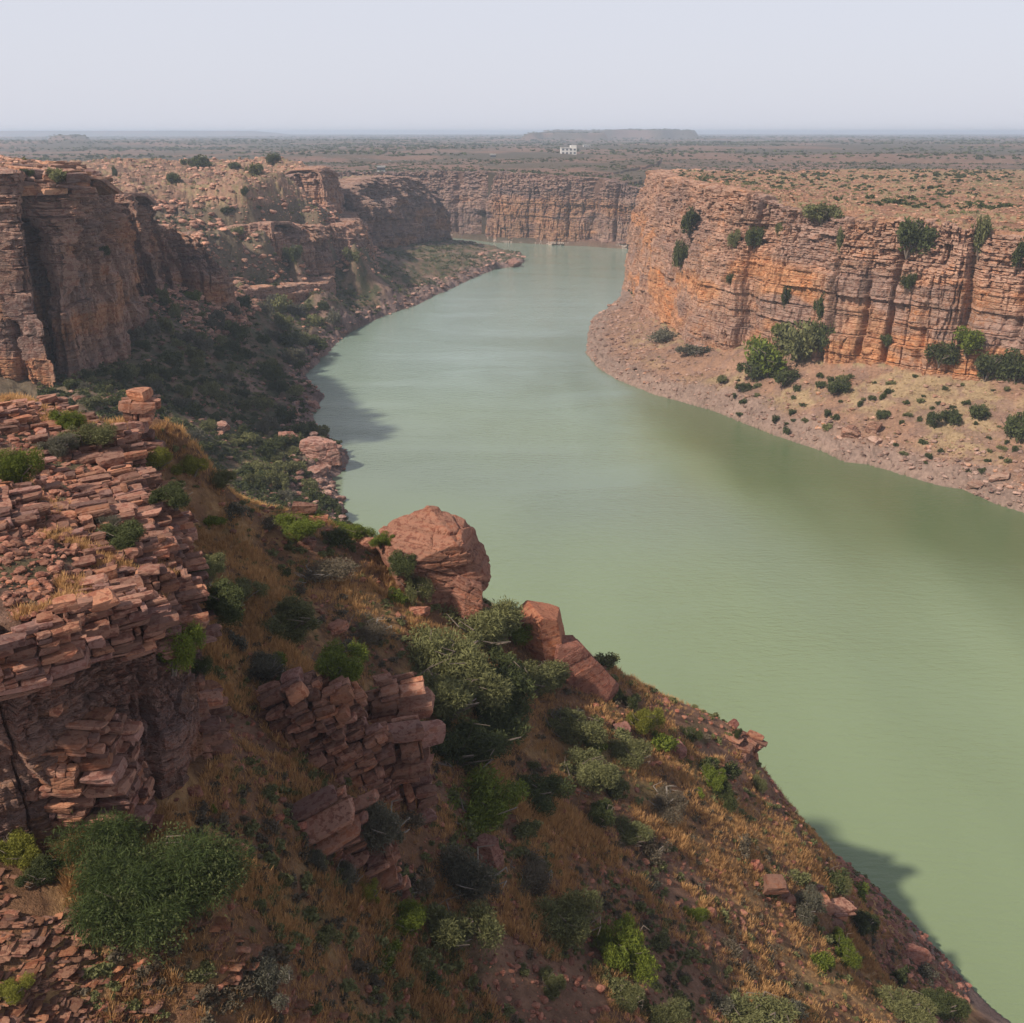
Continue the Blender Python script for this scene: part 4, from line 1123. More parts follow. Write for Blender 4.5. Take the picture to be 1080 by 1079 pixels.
NB, RB, LB = M['rock_near'], M['rock_right'], M['rock_left']
for a in [
    ('pale cream stone lying on top of the layered rock tower', 60, 752, 18, 0.55, 31, NB, (2.0, 1.9, 1.7)),
    ('pale pink fallen slab in the grass right of the giant bush', 250, 897, 32, 0.4, 32, NB, (1.5, 1.35, 1.25)),
    ('rounded red stone at the left foot of the slanting slabs', 294, 866, 13, 0.8, 33, NB, (1.2, 0.9, 0.8)),
    ('second round stone tucked against the slanting slabs', 318, 873, 13, 0.8, 34, NB, (1.3, 1.0, 0.95)),
    ('flat pink rock half sunk in the slope near the grey bush', 310, 1003, 18, 0.5, 35, NB, (1.3, 1.0, 0.95)),
    ('leaning purple stone between dry tufts at the bottom of the slope', 296, 1066, 26, 1.0, 36, NB, (1.0, 0.85, 0.9)),
    ('light grey boulder beside the crest shrubs left of the huge boulder', 389, 575, 24, 0.7, 37, NB, (1.4, 1.3, 1.25)),
    ('grey pink rubble block below the huge boulder', 440, 648, 26, 0.5, 38, NB, (1.3, 1.15, 1.1)),
    ('low pale rock among shrubs left of the dense bush belt', 352, 665, 28, 0.4, 39, NB, (1.2, 1.1, 1.05)),
    ('purple grey rock in the grass under the leaning slab', 655, 772, 22, 0.6, 40, NB, (0.95, 0.9, 1.0)),
    ('lilac boulder on the bare shoulder above the two green bushes', 714, 792, 24, 0.8, 41, NB, (1.05, 0.95, 1.05)),
    ('dark red stone at the lip of the slope', 773, 768, 16, 0.7, 42, NB, (0.8, 0.65, 0.7)),
    ('red stone standing in straw low on the slope', 797, 918, 16, 0.9, 43, NB, (1.1, 0.85, 0.8)),
    ('brown stone beside the small green bush on the lower slope', 748, 965, 16, 0.7, 44, NB, (1.0, 0.85, 0.8)),
    ('flat stone slab on the slope above the giant bush', 205, 838, 20, 0.4, 45, NB, (1.1, 0.95, 0.9)),
    ('grey purple rock standing behind the grey brush in the lower middle', 515, 905, 34, 0.9, 46, NB, (0.85, 0.8, 0.85)),
    ('large square boulder jutting into the water below the left slope', 340, 482, 46, 0.6, 51, LB, (1.25, 1.15, 1.2)),
    ('flat waterside rock under the jutting boulder', 336, 500, 26, 0.45, 52, LB, (1.1, 1.05, 1.1)),
    ('reddish boulder perched just above the jutting boulder', 306, 466, 24, 0.7, 53, LB, (1.0, 0.85, 0.85)),
    ('pale round boulder alone in the dark brush of the left slope', 234, 452, 20, 0.6, 54, LB, (1.5, 1.45, 1.5)),
    ('pale rocks at the water below the left slope, farther bend', 330, 428, 20, 0.4, 55, LB, (1.2, 1.1, 1.15)),
    ('big dark brown boulder on the right bank beside the pale slab', 898, 459, 24, 0.7, 61, RB, (0.8, 0.75, 0.75)),
    ('second brown boulder of the pair on the right bank', 921, 454, 18, 0.8, 62, RB, (0.85, 0.8, 0.78)),
    ('pale grey slab in front of the boulder pair on the right bank', 921, 466, 17, 0.45, 63, RB, (1.2, 1.3, 1.4)),
    ('grey slab alone at the water near the right edge', 1054, 505, 20, 0.5, 64, RB, (1.0, 1.05, 1.1)),
    ('dark stone at the waterline near the right edge', 1028, 513, 18, 0.4, 65, RB, (0.7, 0.72, 0.75)),
    ('flat purple stone near the water in the lower right corner', 960, 1010, 36, 0.35, 47, NB, (0.95, 0.85, 0.9)),
    ('rock at the far tip of the left bank point', 541, 279, 16, 0.5, 56, LB, (0.8, 0.75, 0.8)),
]:
    spot_boulder(a[0], a[1], a[2], a[3], a[4], a[5], mat=a[6], tint=a[7])
settle()

# ------------------------------------------------------------------ vegetation
def leaf_cloud(n, rx, rz, leaf, seed, lobes=7, wid=0.35, droop=0.0, flat=0.0, tang=0.5, low=0.15):
    """foliage mesh: narrow rhombic leaves (sprays) through the volume of a lobed dome; base at z=0, half width rx, height rz"""
    r_ = np.random.default_rng(seed)
    lc = []
    for i in range(lobes):
        a = r_.uniform(0, 2 * math.pi); q = r_.uniform(0.2, 0.82)
        lr = r_.uniform(0.15, 0.40)
        lc.append((math.cos(a) * q, math.sin(a) * q, r_.uniform(0.25, 0.72 - 0.25 * q), lr))
    lc.append((0, 0, 0.38, 0.42)); lc = np.array(lc)
    k = r_.choice(len(lc), n, p=lc[:, 3] ** 2 / (lc[:, 3] ** 2).sum())
    d = r_.normal(size=(n, 3)); d /= np.linalg.norm(d, axis=1)[:, None]
    rr = lc[k, 3] * (1 - r_.random(n) ** 1.6 * 0.75) * (1 + 0.18 * np.sign(r_.random(n) - 0.9).clip(0))
    clump = _h(np.floor(d[:, 0] * 3.1), np.floor(d[:, 1] * 3.1), np.floor(d[:, 2] * 3.1) + k * 7, seed)
    rr = rr * (0.82 + 0.3 * clump)
    p = lc[k, :3] + d * rr[:, None] * np.array([1, 1, 0.85])
    p[:, 2] = np.where(p[:, 2] < low, low * r_.random(n) + (p[:, 2] < 0) * 0.02, p[:, 2])
    c = p * np.array([rx, rx, rz])
    out = d * np.array([1, 1, 0.7]) + np.array([0, 0, 0.35 - droop])
    t_ = out * (1 - tang) + r_.normal(size=(n, 3)) * tang
    if flat: t_[:, 2] *= (1 - flat)
    t_ /= np.linalg.norm(t_, axis=1)[:, None]
    s_ = np.cross(t_, r_.normal(size=(n, 3)) + d * 0.2); s_ /= np.linalg.norm(s_, axis=1)[:, None] + 1e-9
    L = leaf * r_.uniform(0.6, 1.4, n)[:, None]; Wd = L * wid
    v = np.stack([c - t_ * L * 0.5, c + s_ * Wd * 0.5, c + t_ * L * 0.5, c - s_ * Wd * 0.5], 1)
    tone = np.clip(0.55 * clump + 0.45 * r_.random(n), 0, 1)
    return v.reshape(-1, 3), np.arange(n * 4).reshape(-1, 4), np.repeat(tone, 4)

def tubes(segs, sides=5):
    """list of (p0, r0, p1, r1) as one vertex/face set"""
    V, Fc = [], []
    for p0, r0, p1, r1 in segs:
        p0 = np.array(p0, float); p1 = np.array(p1, float)
        ax = p1 - p0; ax /= np.linalg.norm(ax) + 1e-9
        s_ = np.cross(ax, (0.3, 0.9, 0.31)); s_ /= np.linalg.norm(s_); t_ = np.cross(ax, s_)
        b = len(V)
        for p, r in ((p0, r0), (p1, r1)):
            for k in range(sides):
                a = 2 * math.pi * k / sides
                V.append(p + s_ * math.cos(a) * r + t_ * math.sin(a) * r)
        for k in range(sides):
            k2 = (k + 1) % sides
            Fc.append([b + k, b + k2, b + sides + k2, b + sides + k])
    return np.array(V), np.array(Fc)

def branch_set(rx, rz, n, seed, r0=0.05, ext=0.9):
    r_ = random.Random(seed); segs = []
    for i in range(n):
        a = r_.uniform(0, 2 * math.pi); q = r_.uniform(0.25, ext); h = r_.uniform(0.45, 0.95) * rz
        p0 = (r_.uniform(-0.06, 0.06) * rx, r_.uniform(-0.06, 0.06) * rx, -0.2)
        p1 = (math.cos(a) * rx * q * 0.4, math.sin(a) * rx * q * 0.4, h * 0.45)
        p2 = (math.cos(a + 0.3) * rx * q * 0.85, math.sin(a + 0.3) * rx * q * 0.85, h * 0.8)
        p3 = (math.cos(a - 0.2) * rx * q * 0.92, math.sin(a - 0.2) * rx * q * 0.92, h * 0.95)
        segs += [(p0, r0, p1, r0 * 0.7), (p1, r0 * 0.7, p2, r0 * 0.4), (p2, r0 * 0.4, p3, r0 * 0.15)]
    return tubes(segs)

# unit bushes (half width 1, height about 1.1); scaled per individual
KIND = {'dark': 'leaf_dark', 'olive': 'leaf_olive', 'bright': 'leaf_bright', 'yellow': 'leaf_yellow', 'grey': 'leaf_grey', 'dry': 'leaf_dry'}
LIB = {}
def bush_lib(kind, lod, k):
    key = (kind, lod, k)
    if key not in LIB:
        n, leaf = {'near': (17000, 0.085), 'mid': (2400, 0.15), 'far': (420, 0.30)}[lod]
        if kind == 'dry': n = int(n * 0.45)
        if kind == 'grey': n = int(n * 0.7)
        v, f, t_ = leaf_cloud(n, 1.0, 1.25, leaf, 1000 + k * 17 + hash_kind(kind), lobes=9 + k, wid=0.22 if lod == 'near' else 0.45, tang=0.45 if kind in ('olive', 'grey', 'dry') else 0.6)
        me = make_mesh('foliage', v, f, M[KIND[kind]], tone=t_)
        bv, bf = branch_set(1.0, 1.1, 9 if lod == 'near' else 5, k, 0.035)
        LIB[key] = (me, make_mesh('branches', bv, bf, M['deadwood' if kind in ('dry', 'grey') else 'bark'], smooth=True))
    return LIB[key]
def hash_kind(k): return sum(ord(c) for c in k)

def bush(name, loc, w_m, h_m, kind, lod, k, label, cat='bush', group=None, parts=True):
    fol, br = bush_lib(kind, lod, k)
    e = bpy.data.objects.new(name, None if parts else fol)
    COL.objects.link(e)
    e.location = loc; e.rotation_euler = (0, 0, random.uniform(0, 6.28))
    e.scale = (w_m / 2 * random.uniform(0.95, 1.2), w_m / 2 * random.uniform(0.7, 1.1), h_m / 1.2)
    tag(e, label, cat, group)
    if parts:
        link('foliage', fol, e); link('branches', br, e)
    return e

# the giant wispy bush at lower left
gl, _, _ = hit(146, 962)
gb = bpy.data.objects.new('bush', None); COL.objects.link(gb)
gw = px_size(gl, 208) / 2
gb.location = gl + Vector((0, gw * 0.25, -0.3))
tag(gb, 'giant dense dome shaped green bush with drooping feathery sprays in the lower left', 'bush')
v, f, t_ = leaf_cloud(70000, gw * 1.0, gw * 0.86, 0.30, 5, lobes=26, wid=0.075, droop=0.55, tang=0.35, low=0.02)
link('foliage', make_mesh('foliage', v, f, M['leaf_acacia'], tone=t_), gb)
v2, f2_, t2 = leaf_cloud(22000, gw * 0.92, gw * 0.80, 0.14, 6, lobes=26, wid=0.5, droop=0.2, tang=0.7, low=0.02)
link('sprays', make_mesh('sprays', v2, f2_, M['leaf_dark'], tone=t2), gb)
bv, bf = branch_set(gw, gw * 0.6, 14, 3, 0.09, 0.6)
link('branches', make_mesh('branches', bv, bf, M['bark'], smooth=True), gb)

# hand placed bushes of the near hill: base pixel x, y, width px, height/width, kind, label
near_bushes = [
 (18, 508, 44, 0.85, 'bright', 'bright green bush on the left edge of the rock shelf'),
 (72, 452, 34, 0.8, 'bright', 'fresh green bush on the upper end of the rock shelf'),
 (92, 468, 44, 0.6, 'olive', 'dull green bush just below the fresh green one on the shelf'),
 (60, 475, 40, 0.55, 'grey', 'grey green scrub in the middle of the shelf top'),
 (134, 572, 50, 0.55, 'dark', 'dark bush in the hollow near the right edge of the shelf'),
 (118, 558, 30, 0.6, 'grey', 'small grey scrub in the hollow beside the dark bush'),
 (182, 700, 56, 0.95, 'bright', 'bright green leafy bush at the foot of the shelf wall'),
 (205, 710, 34, 0.6, 'dark', 'dark low shrub touching the bright bush below the shelf wall'),
 (20, 905, 44, 0.8, 'yellow', 'yellow green bush at the left edge above the giant bush'),
 (45, 930, 40, 0.7, 'dark', 'dark bush between the left edge and the giant bush'),
 (118, 888, 60, 0.6, 'dark', 'deep green bush behind the giant bush under the rock tower'),
 (12, 1050, 34, 0.5, 'yellow', 'low yellow green tuft bush in the bottom left corner'),
 (235, 640, 72, 0.5, 'dark', 'broad dark bush right of the shelf edge'),
 (220, 610, 48, 0.6, 'olive', 'olive bush above the broad dark bush right of the shelf'),
 (255, 632, 50, 0.5, 'olive', 'spreading olive bush in the brown grass right of the shelf'),
 (165, 493, 40, 0.6, 'yellow', 'yellow green bush on the crest behind the shelf'),
 (203, 500, 34, 0.7, 'yellow', 'bright yellowish bush at the top of the near slope'),
 (232, 512, 40, 0.5, 'olive', 'olive bush on the crest right of the yellowish ones'),
 (185, 530, 50, 0.5, 'dark', 'dark shrub behind the right edge of the shelf'),
 (312, 557, 46, 0.45, 'bright', 'light green bush on the crest above the brown grass'),
 (375, 568, 44, 0.5, 'bright', 'bright green bush left of the huge boulder'),
 (402, 574, 30, 0.55, 'bright', 'small bright bush touching the huge boulder on its left'),
 (435, 625, 44, 0.75, 'olive', 'green bush growing at the foot of the huge boulder'),
 (420, 600, 34, 0.7, 'dark', 'dark bush in the gap under the huge boulder'),
 (310, 668, 70, 0.6, 'olive', 'olive bush in the middle of the near slope'),
 (278, 715, 42, 0.7, 'grey', 'grey green bush above the domed outcrop on its left'),
 (355, 712, 72, 0.5, 'bright', 'vivid green low bush behind the domed outcrop'),
 (470, 705, 80, 0.75, 'olive', 'large olive bush at the top of the dense bush belt'),
 (515, 680, 72, 0.75, 'olive', 'tall olive bush below the split boulder'),
 (540, 668, 46, 0.7, 'bright', 'fresh green bush on the crest between the boulders'),
 (508, 725, 80, 0.6, 'dark', 'dark green bush in the middle of the dense bush belt'),
 (565, 730, 70, 0.65, 'olive', 'pale olive bush under the blocky boulder'),
 (470, 755, 84, 0.7, 'olive', 'broad olive bush in the left of the dense bush belt'),
 (525, 780, 80, 0.55, 'dark', 'wide dark bush in the lower part of the bush belt'),
 (478, 800, 66, 0.6, 'dark', 'dark bush against the right side of the cracked column'),
 (600, 780, 64, 0.6, 'olive', 'olive bush right of the bush belt under the leaning slab'),
 (625, 830, 58, 0.6, 'olive', 'rounded olive bush alone right of the bush belt'),
 (665, 805, 42, 0.7, 'olive', 'small olive bush upslope of the rounded one'),
 (520, 860, 90, 0.6, 'bright', 'big saturated green bush below the bush belt'),
 (565, 840, 56, 0.6, 'dark', 'dark bush on the right flank of the big green bush'),
 (632, 872, 36, 0.85, 'dark', 'black green round shrub in the middle of the slope'),
 (665, 885, 44, 0.5, 'olive', 'low olive shrub beside the black green one'),
 (405, 885, 56, 0.95, 'grey', 'grey green bush in front of the cracked column'),
 (330, 915, 28, 0.8, 'grey', 'small grey shrub left of the slab knob'),
 (370, 935, 32, 0.95, 'grey', 'dark grey thorny shrub left of the slab knob'),
 (392, 950, 24, 1.1, 'yellow', 'small yellow green shrub under the slab knob'),
 (495, 940, 74, 0.8, 'grey', 'grey twiggy bush in front of the purple rock'),
 (430, 985, 52, 0.7, 'bright', 'light green bush at the left of the lower bush pair'),
 (475, 1000, 70, 0.8, 'olive', 'olive bush at the right of the lower bush pair'),
 (600, 985, 70, 0.7, 'olive', 'dull olive bush left of the bright yellow green one'),
 (655, 1008, 66, 0.85, 'bright', 'bright yellow green bush in the lower middle of the slope'),
 (275, 1045, 70, 0.6, 'grey', 'pale feathery bush at the bottom right of the giant bush'),
 (585, 1045, 36, 0.6, 'olive', 'little olive shrub at the bottom middle'),
 (660, 1060, 40, 0.6, 'olive', 'olive shrub at the bottom edge right of the middle'),
 (695, 1085, 50, 0.6, 'olive', 'green shrub cut by the bottom edge right of the middle'),
 (785, 1080, 90, 0.5, 'olive', 'wide olive bush cut by the bottom edge'),
 (735, 970, 28, 0.7, 'bright', 'small bright green bush alone on the lower slope'),
 (750, 828, 34, 0.7, 'bright', 'bright green round bush on the right shoulder of the slope'),
 (766, 850, 30, 0.9, 'dark', 'darker bush just below the bright round one'),
 (730, 780, 24, 0.8, 'dark', 'dark green shrub on the bare shoulder near the skyline'),
 (678, 770, 34, 0.9, 'yellow', 'yellow green bush right of the leaning slab'),
 (645, 738, 22, 0.9, 'dark', 'small dark bush at the right foot of the leaning slab'),
 (662, 745, 18, 0.9, 'dark', 'tiny dark bush next to the right foot of the leaning slab'),
 (845, 960, 40, 0.8, 'grey', 'grey green bush beside the dark red ledge block'),
 (905, 985, 32, 1.0, 'dark', 'dark bush on the river side of the ledge block'),
 (890, 1010, 36, 0.9, 'bright', 'green bush under the ledge block'),
 (882, 940, 22, 1.0, 'olive', 'spindly bush at the lip above the ledge block'),
 (945, 1065, 60, 0.6, 'olive', 'olive bush at the bottom right near the shore'),
 (985, 1068, 44, 0.7, 'dark', 'dark bush at the bottom right near the shore'),
 (800, 832, 20, 0.8, 'olive', 'small bush on the skyline above the river shadow'),
 (778, 778, 12, 1.0, 'dark', 'tiny dark bush on the skyline above the lip'),
 (330, 610, 60, 0.4, 'dry', 'dry brown brush in the upper part of the near slope'),
 (390, 670, 54, 0.4, 'dry', 'dry brown brush right of the olive bush in mid slope'),
 (700, 850, 44, 0.5, 'dry', 'dry brush on the right half of the slope'),
 (560, 930, 60, 0.45, 'dry', 'dry brown brush below the big green bush'),
]
for i, (px, py, wpx, asp, kind, lab) in enumerate(near_bushes):
    loc, nor, ob = hit(px, py)
    if loc is None or loc.z < 0.3: print('bush missed', px, py); continue
    w_ = px_size(loc, wpx)
    bush('bush', loc - Vector((0, 0, 0.08 * w_)), w_ * (1.55 if 430 < px < 640 and 640 < py < 880 else 1.3), w_ * asp * 1.1, kind, 'near', i % 4, lab)

# bushes and small trees of the right cliff and bank
right_bushes = [
 (960, 262, 34, 1.05, 'dark', 'large round dark tree growing out of the rim of the right cliff'),
 (731, 243, 24, 1.0, 'dark', 'dark bush high on the left part of the right cliff'),
 (719, 278, 15, 2.0, 'dark', 'tall narrow dark bush hanging on the left part of the right cliff'),
 (793, 256, 18, 1.2, 'dark', 'dark bush at the top of the main cleft of the right cliff'),
 (775, 258, 13, 1.3, 'olive', 'small green bush left of the main cleft, high up'),
 (822, 248, 16, 1.1, 'olive', 'olive bush high up right of the main cleft'),
 (866, 232, 30, 0.7, 'olive', 'broad bush in the broken rim above the orange wall'),
 (886, 262, 17, 1.7, 'olive', 'tall olive bush on the broken rim right of the orange wall'),
 (828, 322, 14, 1.7, 'dark', 'narrow dark bush in the crack beside the orange wall'),
 (864, 335, 12, 2.2, 'dark', 'slim dark bush in the crack right of the orange wall'),
 (771, 297, 10, 1.0, 'dark', 'tiny dark bush on the bare face left of the main cleft'),
 (960, 302, 14, 1.3, 'dark', 'dark bush in the crack below the large round tree'),
 (1030, 262, 22, 1.7, 'olive', 'tall olive bush at the rim near the right end'),
 (1074, 278, 20, 1.4, 'dark', 'dark bush at the rim on the right edge'),
 (992, 380, 28, 0.9, 'dark', 'dark round bush at the cliff foot right of the buttress'),
 (1023, 368, 34, 0.75, 'bright', 'green bush on the ledge above the cliff foot near the right'),
 (932, 362, 13, 0.9, 'dark', 'small dark bush at the foot of the forked crack'),
 (824, 354, 15, 1.1, 'bright', 'fresh green bush at the foot of the orange wall'),
 (838, 376, 62, 0.75, 'olive', 'broad green bush in the recess below the orange wall'),
 (862, 365, 24, 1.4, 'dark', 'dark tall bush at the right corner of the recess'),
 (812, 392, 52, 0.7, 'bright', 'light green bush on the left of the recess thicket'),
 (800, 400, 30, 0.8, 'dark', 'dark bush at the lower left of the recess thicket'),
 (832, 405, 30, 0.6, 'dark', 'dark bush at the bottom of the recess thicket'),
 (885, 410, 28, 0.5, 'dark', 'low dark bush on the bank right of the recess thicket'),
 (1045, 395, 34, 0.8, 'dark', 'dark bush at the cliff foot near the right edge'),
 (1072, 400, 40, 0.8, 'dark', 'dark bush at the cliff foot on the right edge'),
 (785, 412, 16, 0.7, 'dark', 'small dark bush low on the bank left of the thicket'),
 (765, 402, 14, 0.6, 'olive', 'small olive bush on the bank below the left wall'),
 (738, 374, 30, 0.4, 'grey', 'low grey scrub at the foot of the rounded left wall'),
 (700, 360, 30, 0.5, 'grey', 'grey scrub at the foot of the left nose of the cliff'),
 (1008, 446, 22, 0.8, 'dark', 'dark round bush on the straw coloured bank'),
 (1038, 442, 24, 0.8, 'dark', 'dark bush on the straw coloured bank nearer the right edge'),
 (984, 450, 16, 1.2, 'dark', 'upright dark bush above the shore stones'),
 (1068, 460, 34, 0.8, 'dark', 'dark bush low on the bank at the right edge'),
 (933, 440, 16, 0.6, 'dark', 'low dark bush upslope of the boulder pair'),
]
for i, (px, py, wpx, asp, kind, lab) in enumerate(right_bushes):
    loc, nor, ob = hit(px, py)
    if loc is None or loc.z < 0.3 or loc.y > 900: print('bush missed', px, py); continue
    w_ = px_size(loc, wpx)
    h_ = w_ * asp
    back = Vector((nor.x, nor.y, 0)) * (w_ * 0.22)
    bush('bush', loc + back - Vector((0, 0, 0.1 * h_)), w_ * 1.3, h_ * 1.15, kind, 'mid', i % 4, lab, cat='tree' if 'tree growing' in lab else 'bush')

left_bushes = [
 (290, 172, 18, 0.7, 'dark', 'dark round tree on the skyline of the pinkish hill'),
 (208, 178, 34, 0.45, 'dark', 'wide dark bush on the crown of the pinkish hill'),
 (184, 192, 22, 0.6, 'dark', 'dark bush on the left shoulder of the pinkish hill'),
 (249, 178, 16, 0.6, 'dark', 'dark bush near the crown of the hill, right part'),
 (270, 185, 30, 0.5, 'olive', 'pale green scrub across the right crown of the hill'),
 (258, 205, 16, 0.6, 'dark', 'dark bush in the middle of the hill slope'),
 (240, 225, 20, 0.5, 'dark', 'dark bush low on the hill slope'),
 (28, 185, 14, 0.7, 'dark', 'small bush on top of the big left cliff'),
 (60, 190, 30, 0.5, 'olive', 'green scrub in the notch on top of the big left cliff'),
 (122, 186, 10, 1.2, 'dark', 'dark upright bush near the right end of the left cliff top'),
 (110, 268, 12, 1.0, 'dark', 'dark tuft clinging to the middle of the left cliff'),
 (311, 274, 20, 1.1, 'dark', 'dark bush at the foot of the middle left cliff'),
 (368, 276, 18, 1.0, 'olive', 'olive bush at the foot of the cliffs near the far bend'),
 (250, 250, 22, 0.6, 'olive', 'olive scrub bush under the middle left ledge'),
 (205, 318, 22, 0.7, 'bright', 'light green bush on the slope under the stepped left cliff'),
]
for i, (px, py, wpx, asp, kind, lab) in enumerate(left_bushes):
    loc, nor, ob = hit(px, py)
    if loc is None: print('bush missed', px, py); continue
    w_ = px_size(loc, wpx)
    bush('bush', loc - Vector((0, 0, 0.1 * w_ * asp)), w_ * 1.1, w_ * asp * 1.05, kind, 'mid', i % 4, lab, cat='tree' if 'round tree' in lab else 'bush')

# brush of the left slope and scattered bank bushes: individuals that share a look, told apart by nothing
def scatter_individual(n, region, wrange, kinds, label, group, lod, seed, asp=(0.5, 0.85), mind=6.0, classes=(2,)):
    r_ = random.Random(seed); got = []; tries = 0
    while len(got) < n and tries < n * 40:
        tries += 1
        px, py = r_.uniform(region[0], region[2]), r_.uniform(region[1], region[3])
        loc, nor, ob = hit(px, py)
        if loc is None or loc.z < 1.2 or ob is None or ob.get('kind') != 'structure' or 'cliff' in ob.name: continue
        if int(zat(np.array([loc.x]), np.array([loc.y]))[1][0]) not in classes: continue
        if any(math.hypot(px - a, (py - b) * 1.5) < mind for a, b in got): continue
        got.append((px, py))
        w_ = px_size(loc, r_.uniform(*wrange))
        kd = r_.choice(kinds); a_ = r_.uniform(*asp)
        word = {'dark': 'dark green', 'olive': 'olive', 'grey': 'grey green', 'bright': 'bright green', 'dry': 'dry brown'}[kd]
        size = 'large' if (w_ * FPX / (loc.y * CP - (loc.z - H) * SP) - wrange[0]) / (wrange[1] - wrange[0]) > 0.55 else 'small'
        lab = size + ' ' + word + ' ' + label(px, py)
        bush('bush', loc - Vector((0, 0, 0.1 * w_)), w_, w_ * a_, kd, lod, r_.randrange(4), lab, group=group, parts=(lod == 'mid' and classes == (1,)))
    return len(got)
nL = scatter_individual(110, (75, 310, 365, 550), (15, 32), ['dark', 'olive', 'dark', 'olive', 'grey'], lambda x, y: 'bush in the brush of the left slope, ' + ('under the cliffs' if y < 345 or (x < 150 and y < 420) else 'beside the water' if x > 290 else 'just behind the near hill' if y > 470 else 'halfway down'), 'bushes in the brush of the left slope', 'mid', 41, mind=10)
nR = scatter_individual(70, (760, 395, 1079, 500), (6, 14), ['dark', 'dark', 'olive'], lambda x, y: 'shrub on the right bank, ' + ('among waterline stones' if y > 400 + (x - 760) * 0.22 + 28 else 'in straw coloured grass') + (', right end' if x > 980 else ', nearer the nose'), 'small shrubs on the right bank', 'far', 42, mind=8, classes=(3,))
nN = scatter_individual(84, (215, 540, 980, 1079), (18, 44), ['olive', 'dark', 'grey', 'olive', 'bright', 'dry'], lambda x, y: 'shrub in dry grass, ' + ('upper' if y < 700 else 'lowest' if y > 960 else 'middle') + ' part of near hill' + (', left side' if x < 480 else ', right side'), 'small shrubs dotted over the near slope', 'mid', 43, mind=22, classes=(1,), asp=(0.4, 0.7))
print('scattered', nL, nR, nN)

# ------------------------------------------------------------------ uncountable cover: merged scatter meshes
def instance_mesh(name, templates, pos, scl, yaw, mat, tone=None, tilt=None, seed=0, col=None):
    """templates: list of (verts, faces, tone) ; merged into one mesh"""
    r_ = np.random.default_rng(seed)
    pick = r_.integers(0, len(templates), len(pos))
    V, Fq, T, CC = [], [], [], []
    base = 0
    for k, (tv_, tf_, tt_) in enumerate(templates):
        idx = np.where(pick == k)[0]
        if not len(idx): continue
        s_ = scl[idx]
        if s_.ndim == 1: s_ = np.stack([s_] * 3, -1)
        v = tv_[None] * s_[:, None, :]
        ca_, sa_ = np.cos(yaw[idx])[:, None], np.sin(yaw[idx])[:, None]
        x_ = v[..., 0] * ca_ - v[..., 1] * sa_; y_ = v[..., 0] * sa_ + v[..., 1] * ca_
        v = np.stack([x_, y_, v[..., 2]], -1) + pos[idx][:, None]
        V.append(v.reshape(-1, 3))
        off = base + (np.arange(len(idx)) * len(tv_))[:, None, None]
        Fq.append((tf_[None] + off).reshape(-1, tf_.shape[1]))
        base += len(idx) * len(tv_)
        if tone is not None: T.append(np.clip(tt_[None] * 0.6 + tone[idx][:, None] * 0.4, 0, 1).reshape(-1))
        if col is not None: CC.append(np.repeat(col[idx], len(tv_), 0))
    me = make_mesh(name, np.concatenate(V), Fq if len({f.shape[1] for f in Fq}) > 1 else np.concatenate(Fq), mat,
                   tone=np.concatenate(T) if T else None, col=np.concatenate(CC) if CC else None)
    return me

def scatter_px(n, x0, y0, x1, y1, r):
    """random points spread evenly over the fan in angle and in picture rows, on the heightfield"""
    px = r.uniform(x0, x1, n)
    a = np.arctan((px - 540) / FPX / 0.98)
    # rows -> distance over ground about 40 m below the camera on average
    u = r.random(n)
    rr = y0 * (y1 / y0) ** u
    x, y = rr * np.sin(a), rr * np.cos(a)
    z, c, sl = zat(x, y)
    return x, y, z, c, sl

# dry grass of the near hill
r_g = np.random.default_rng(91)
def tuft(nb, h, spread, wd, seed):
    r_ = np.random.default_rng(seed)
    a = r_.uniform(0, 2 * math.pi, nb); q = r_.uniform(0, spread, nb)
    b = np.stack([np.cos(a) * q * 0.5, np.sin(a) * q * 0.5, np.zeros(nb) - 0.05], -1)
    lean = r_.uniform(0.1, 0.75, nb)
    hh_ = h * r_.uniform(0.5, 1.15, nb)
    a2 = a + r_.normal(0, 0.5, nb)
    tip = b + np.stack([np.cos(a2) * lean * hh_, np.sin(a2) * lean * hh_, hh_], -1)
    mid = b * 0.5 + tip * 0.5 + np.stack([np.zeros(nb), np.zeros(nb), hh_ * 0.1], -1)
    s_ = np.stack([np.cos(a + 1.57 + r_.normal(0, 0.6, nb)), np.sin(a + 1.57), np.zeros(nb)], -1) * wd
    v = np.stack([b, mid + s_, tip, mid - s_], 1).reshape(-1, 3)
    t_ = np.repeat(r_.random(nb), 4)
    return v, np.arange(nb * 4).reshape(-1, 4), t_
tufts = [tuft(16, 1.0, 0.8, 0.035, 500 + i) for i in range(6)]
x, y, z, c, sl = scatter_px(190000, -30, 30, 1100, 150, r_g)
dens = fbm(x / 14, y / 14, 5, 61) * 0.5 + 0.5
patchy = fbm(x / 4, y / 4, 3, 95)
dist_ = np.hypot(x, y)
keep = (c == 1) & (z > 3.5) & (dens + patchy * 0.16 < 0.72) & (sl < 3) & ~inside(x, y, platform_poly)
keep &= r_g.random(len(x)) < np.clip(0.55 + patchy * 1.2, 0.08, 1)
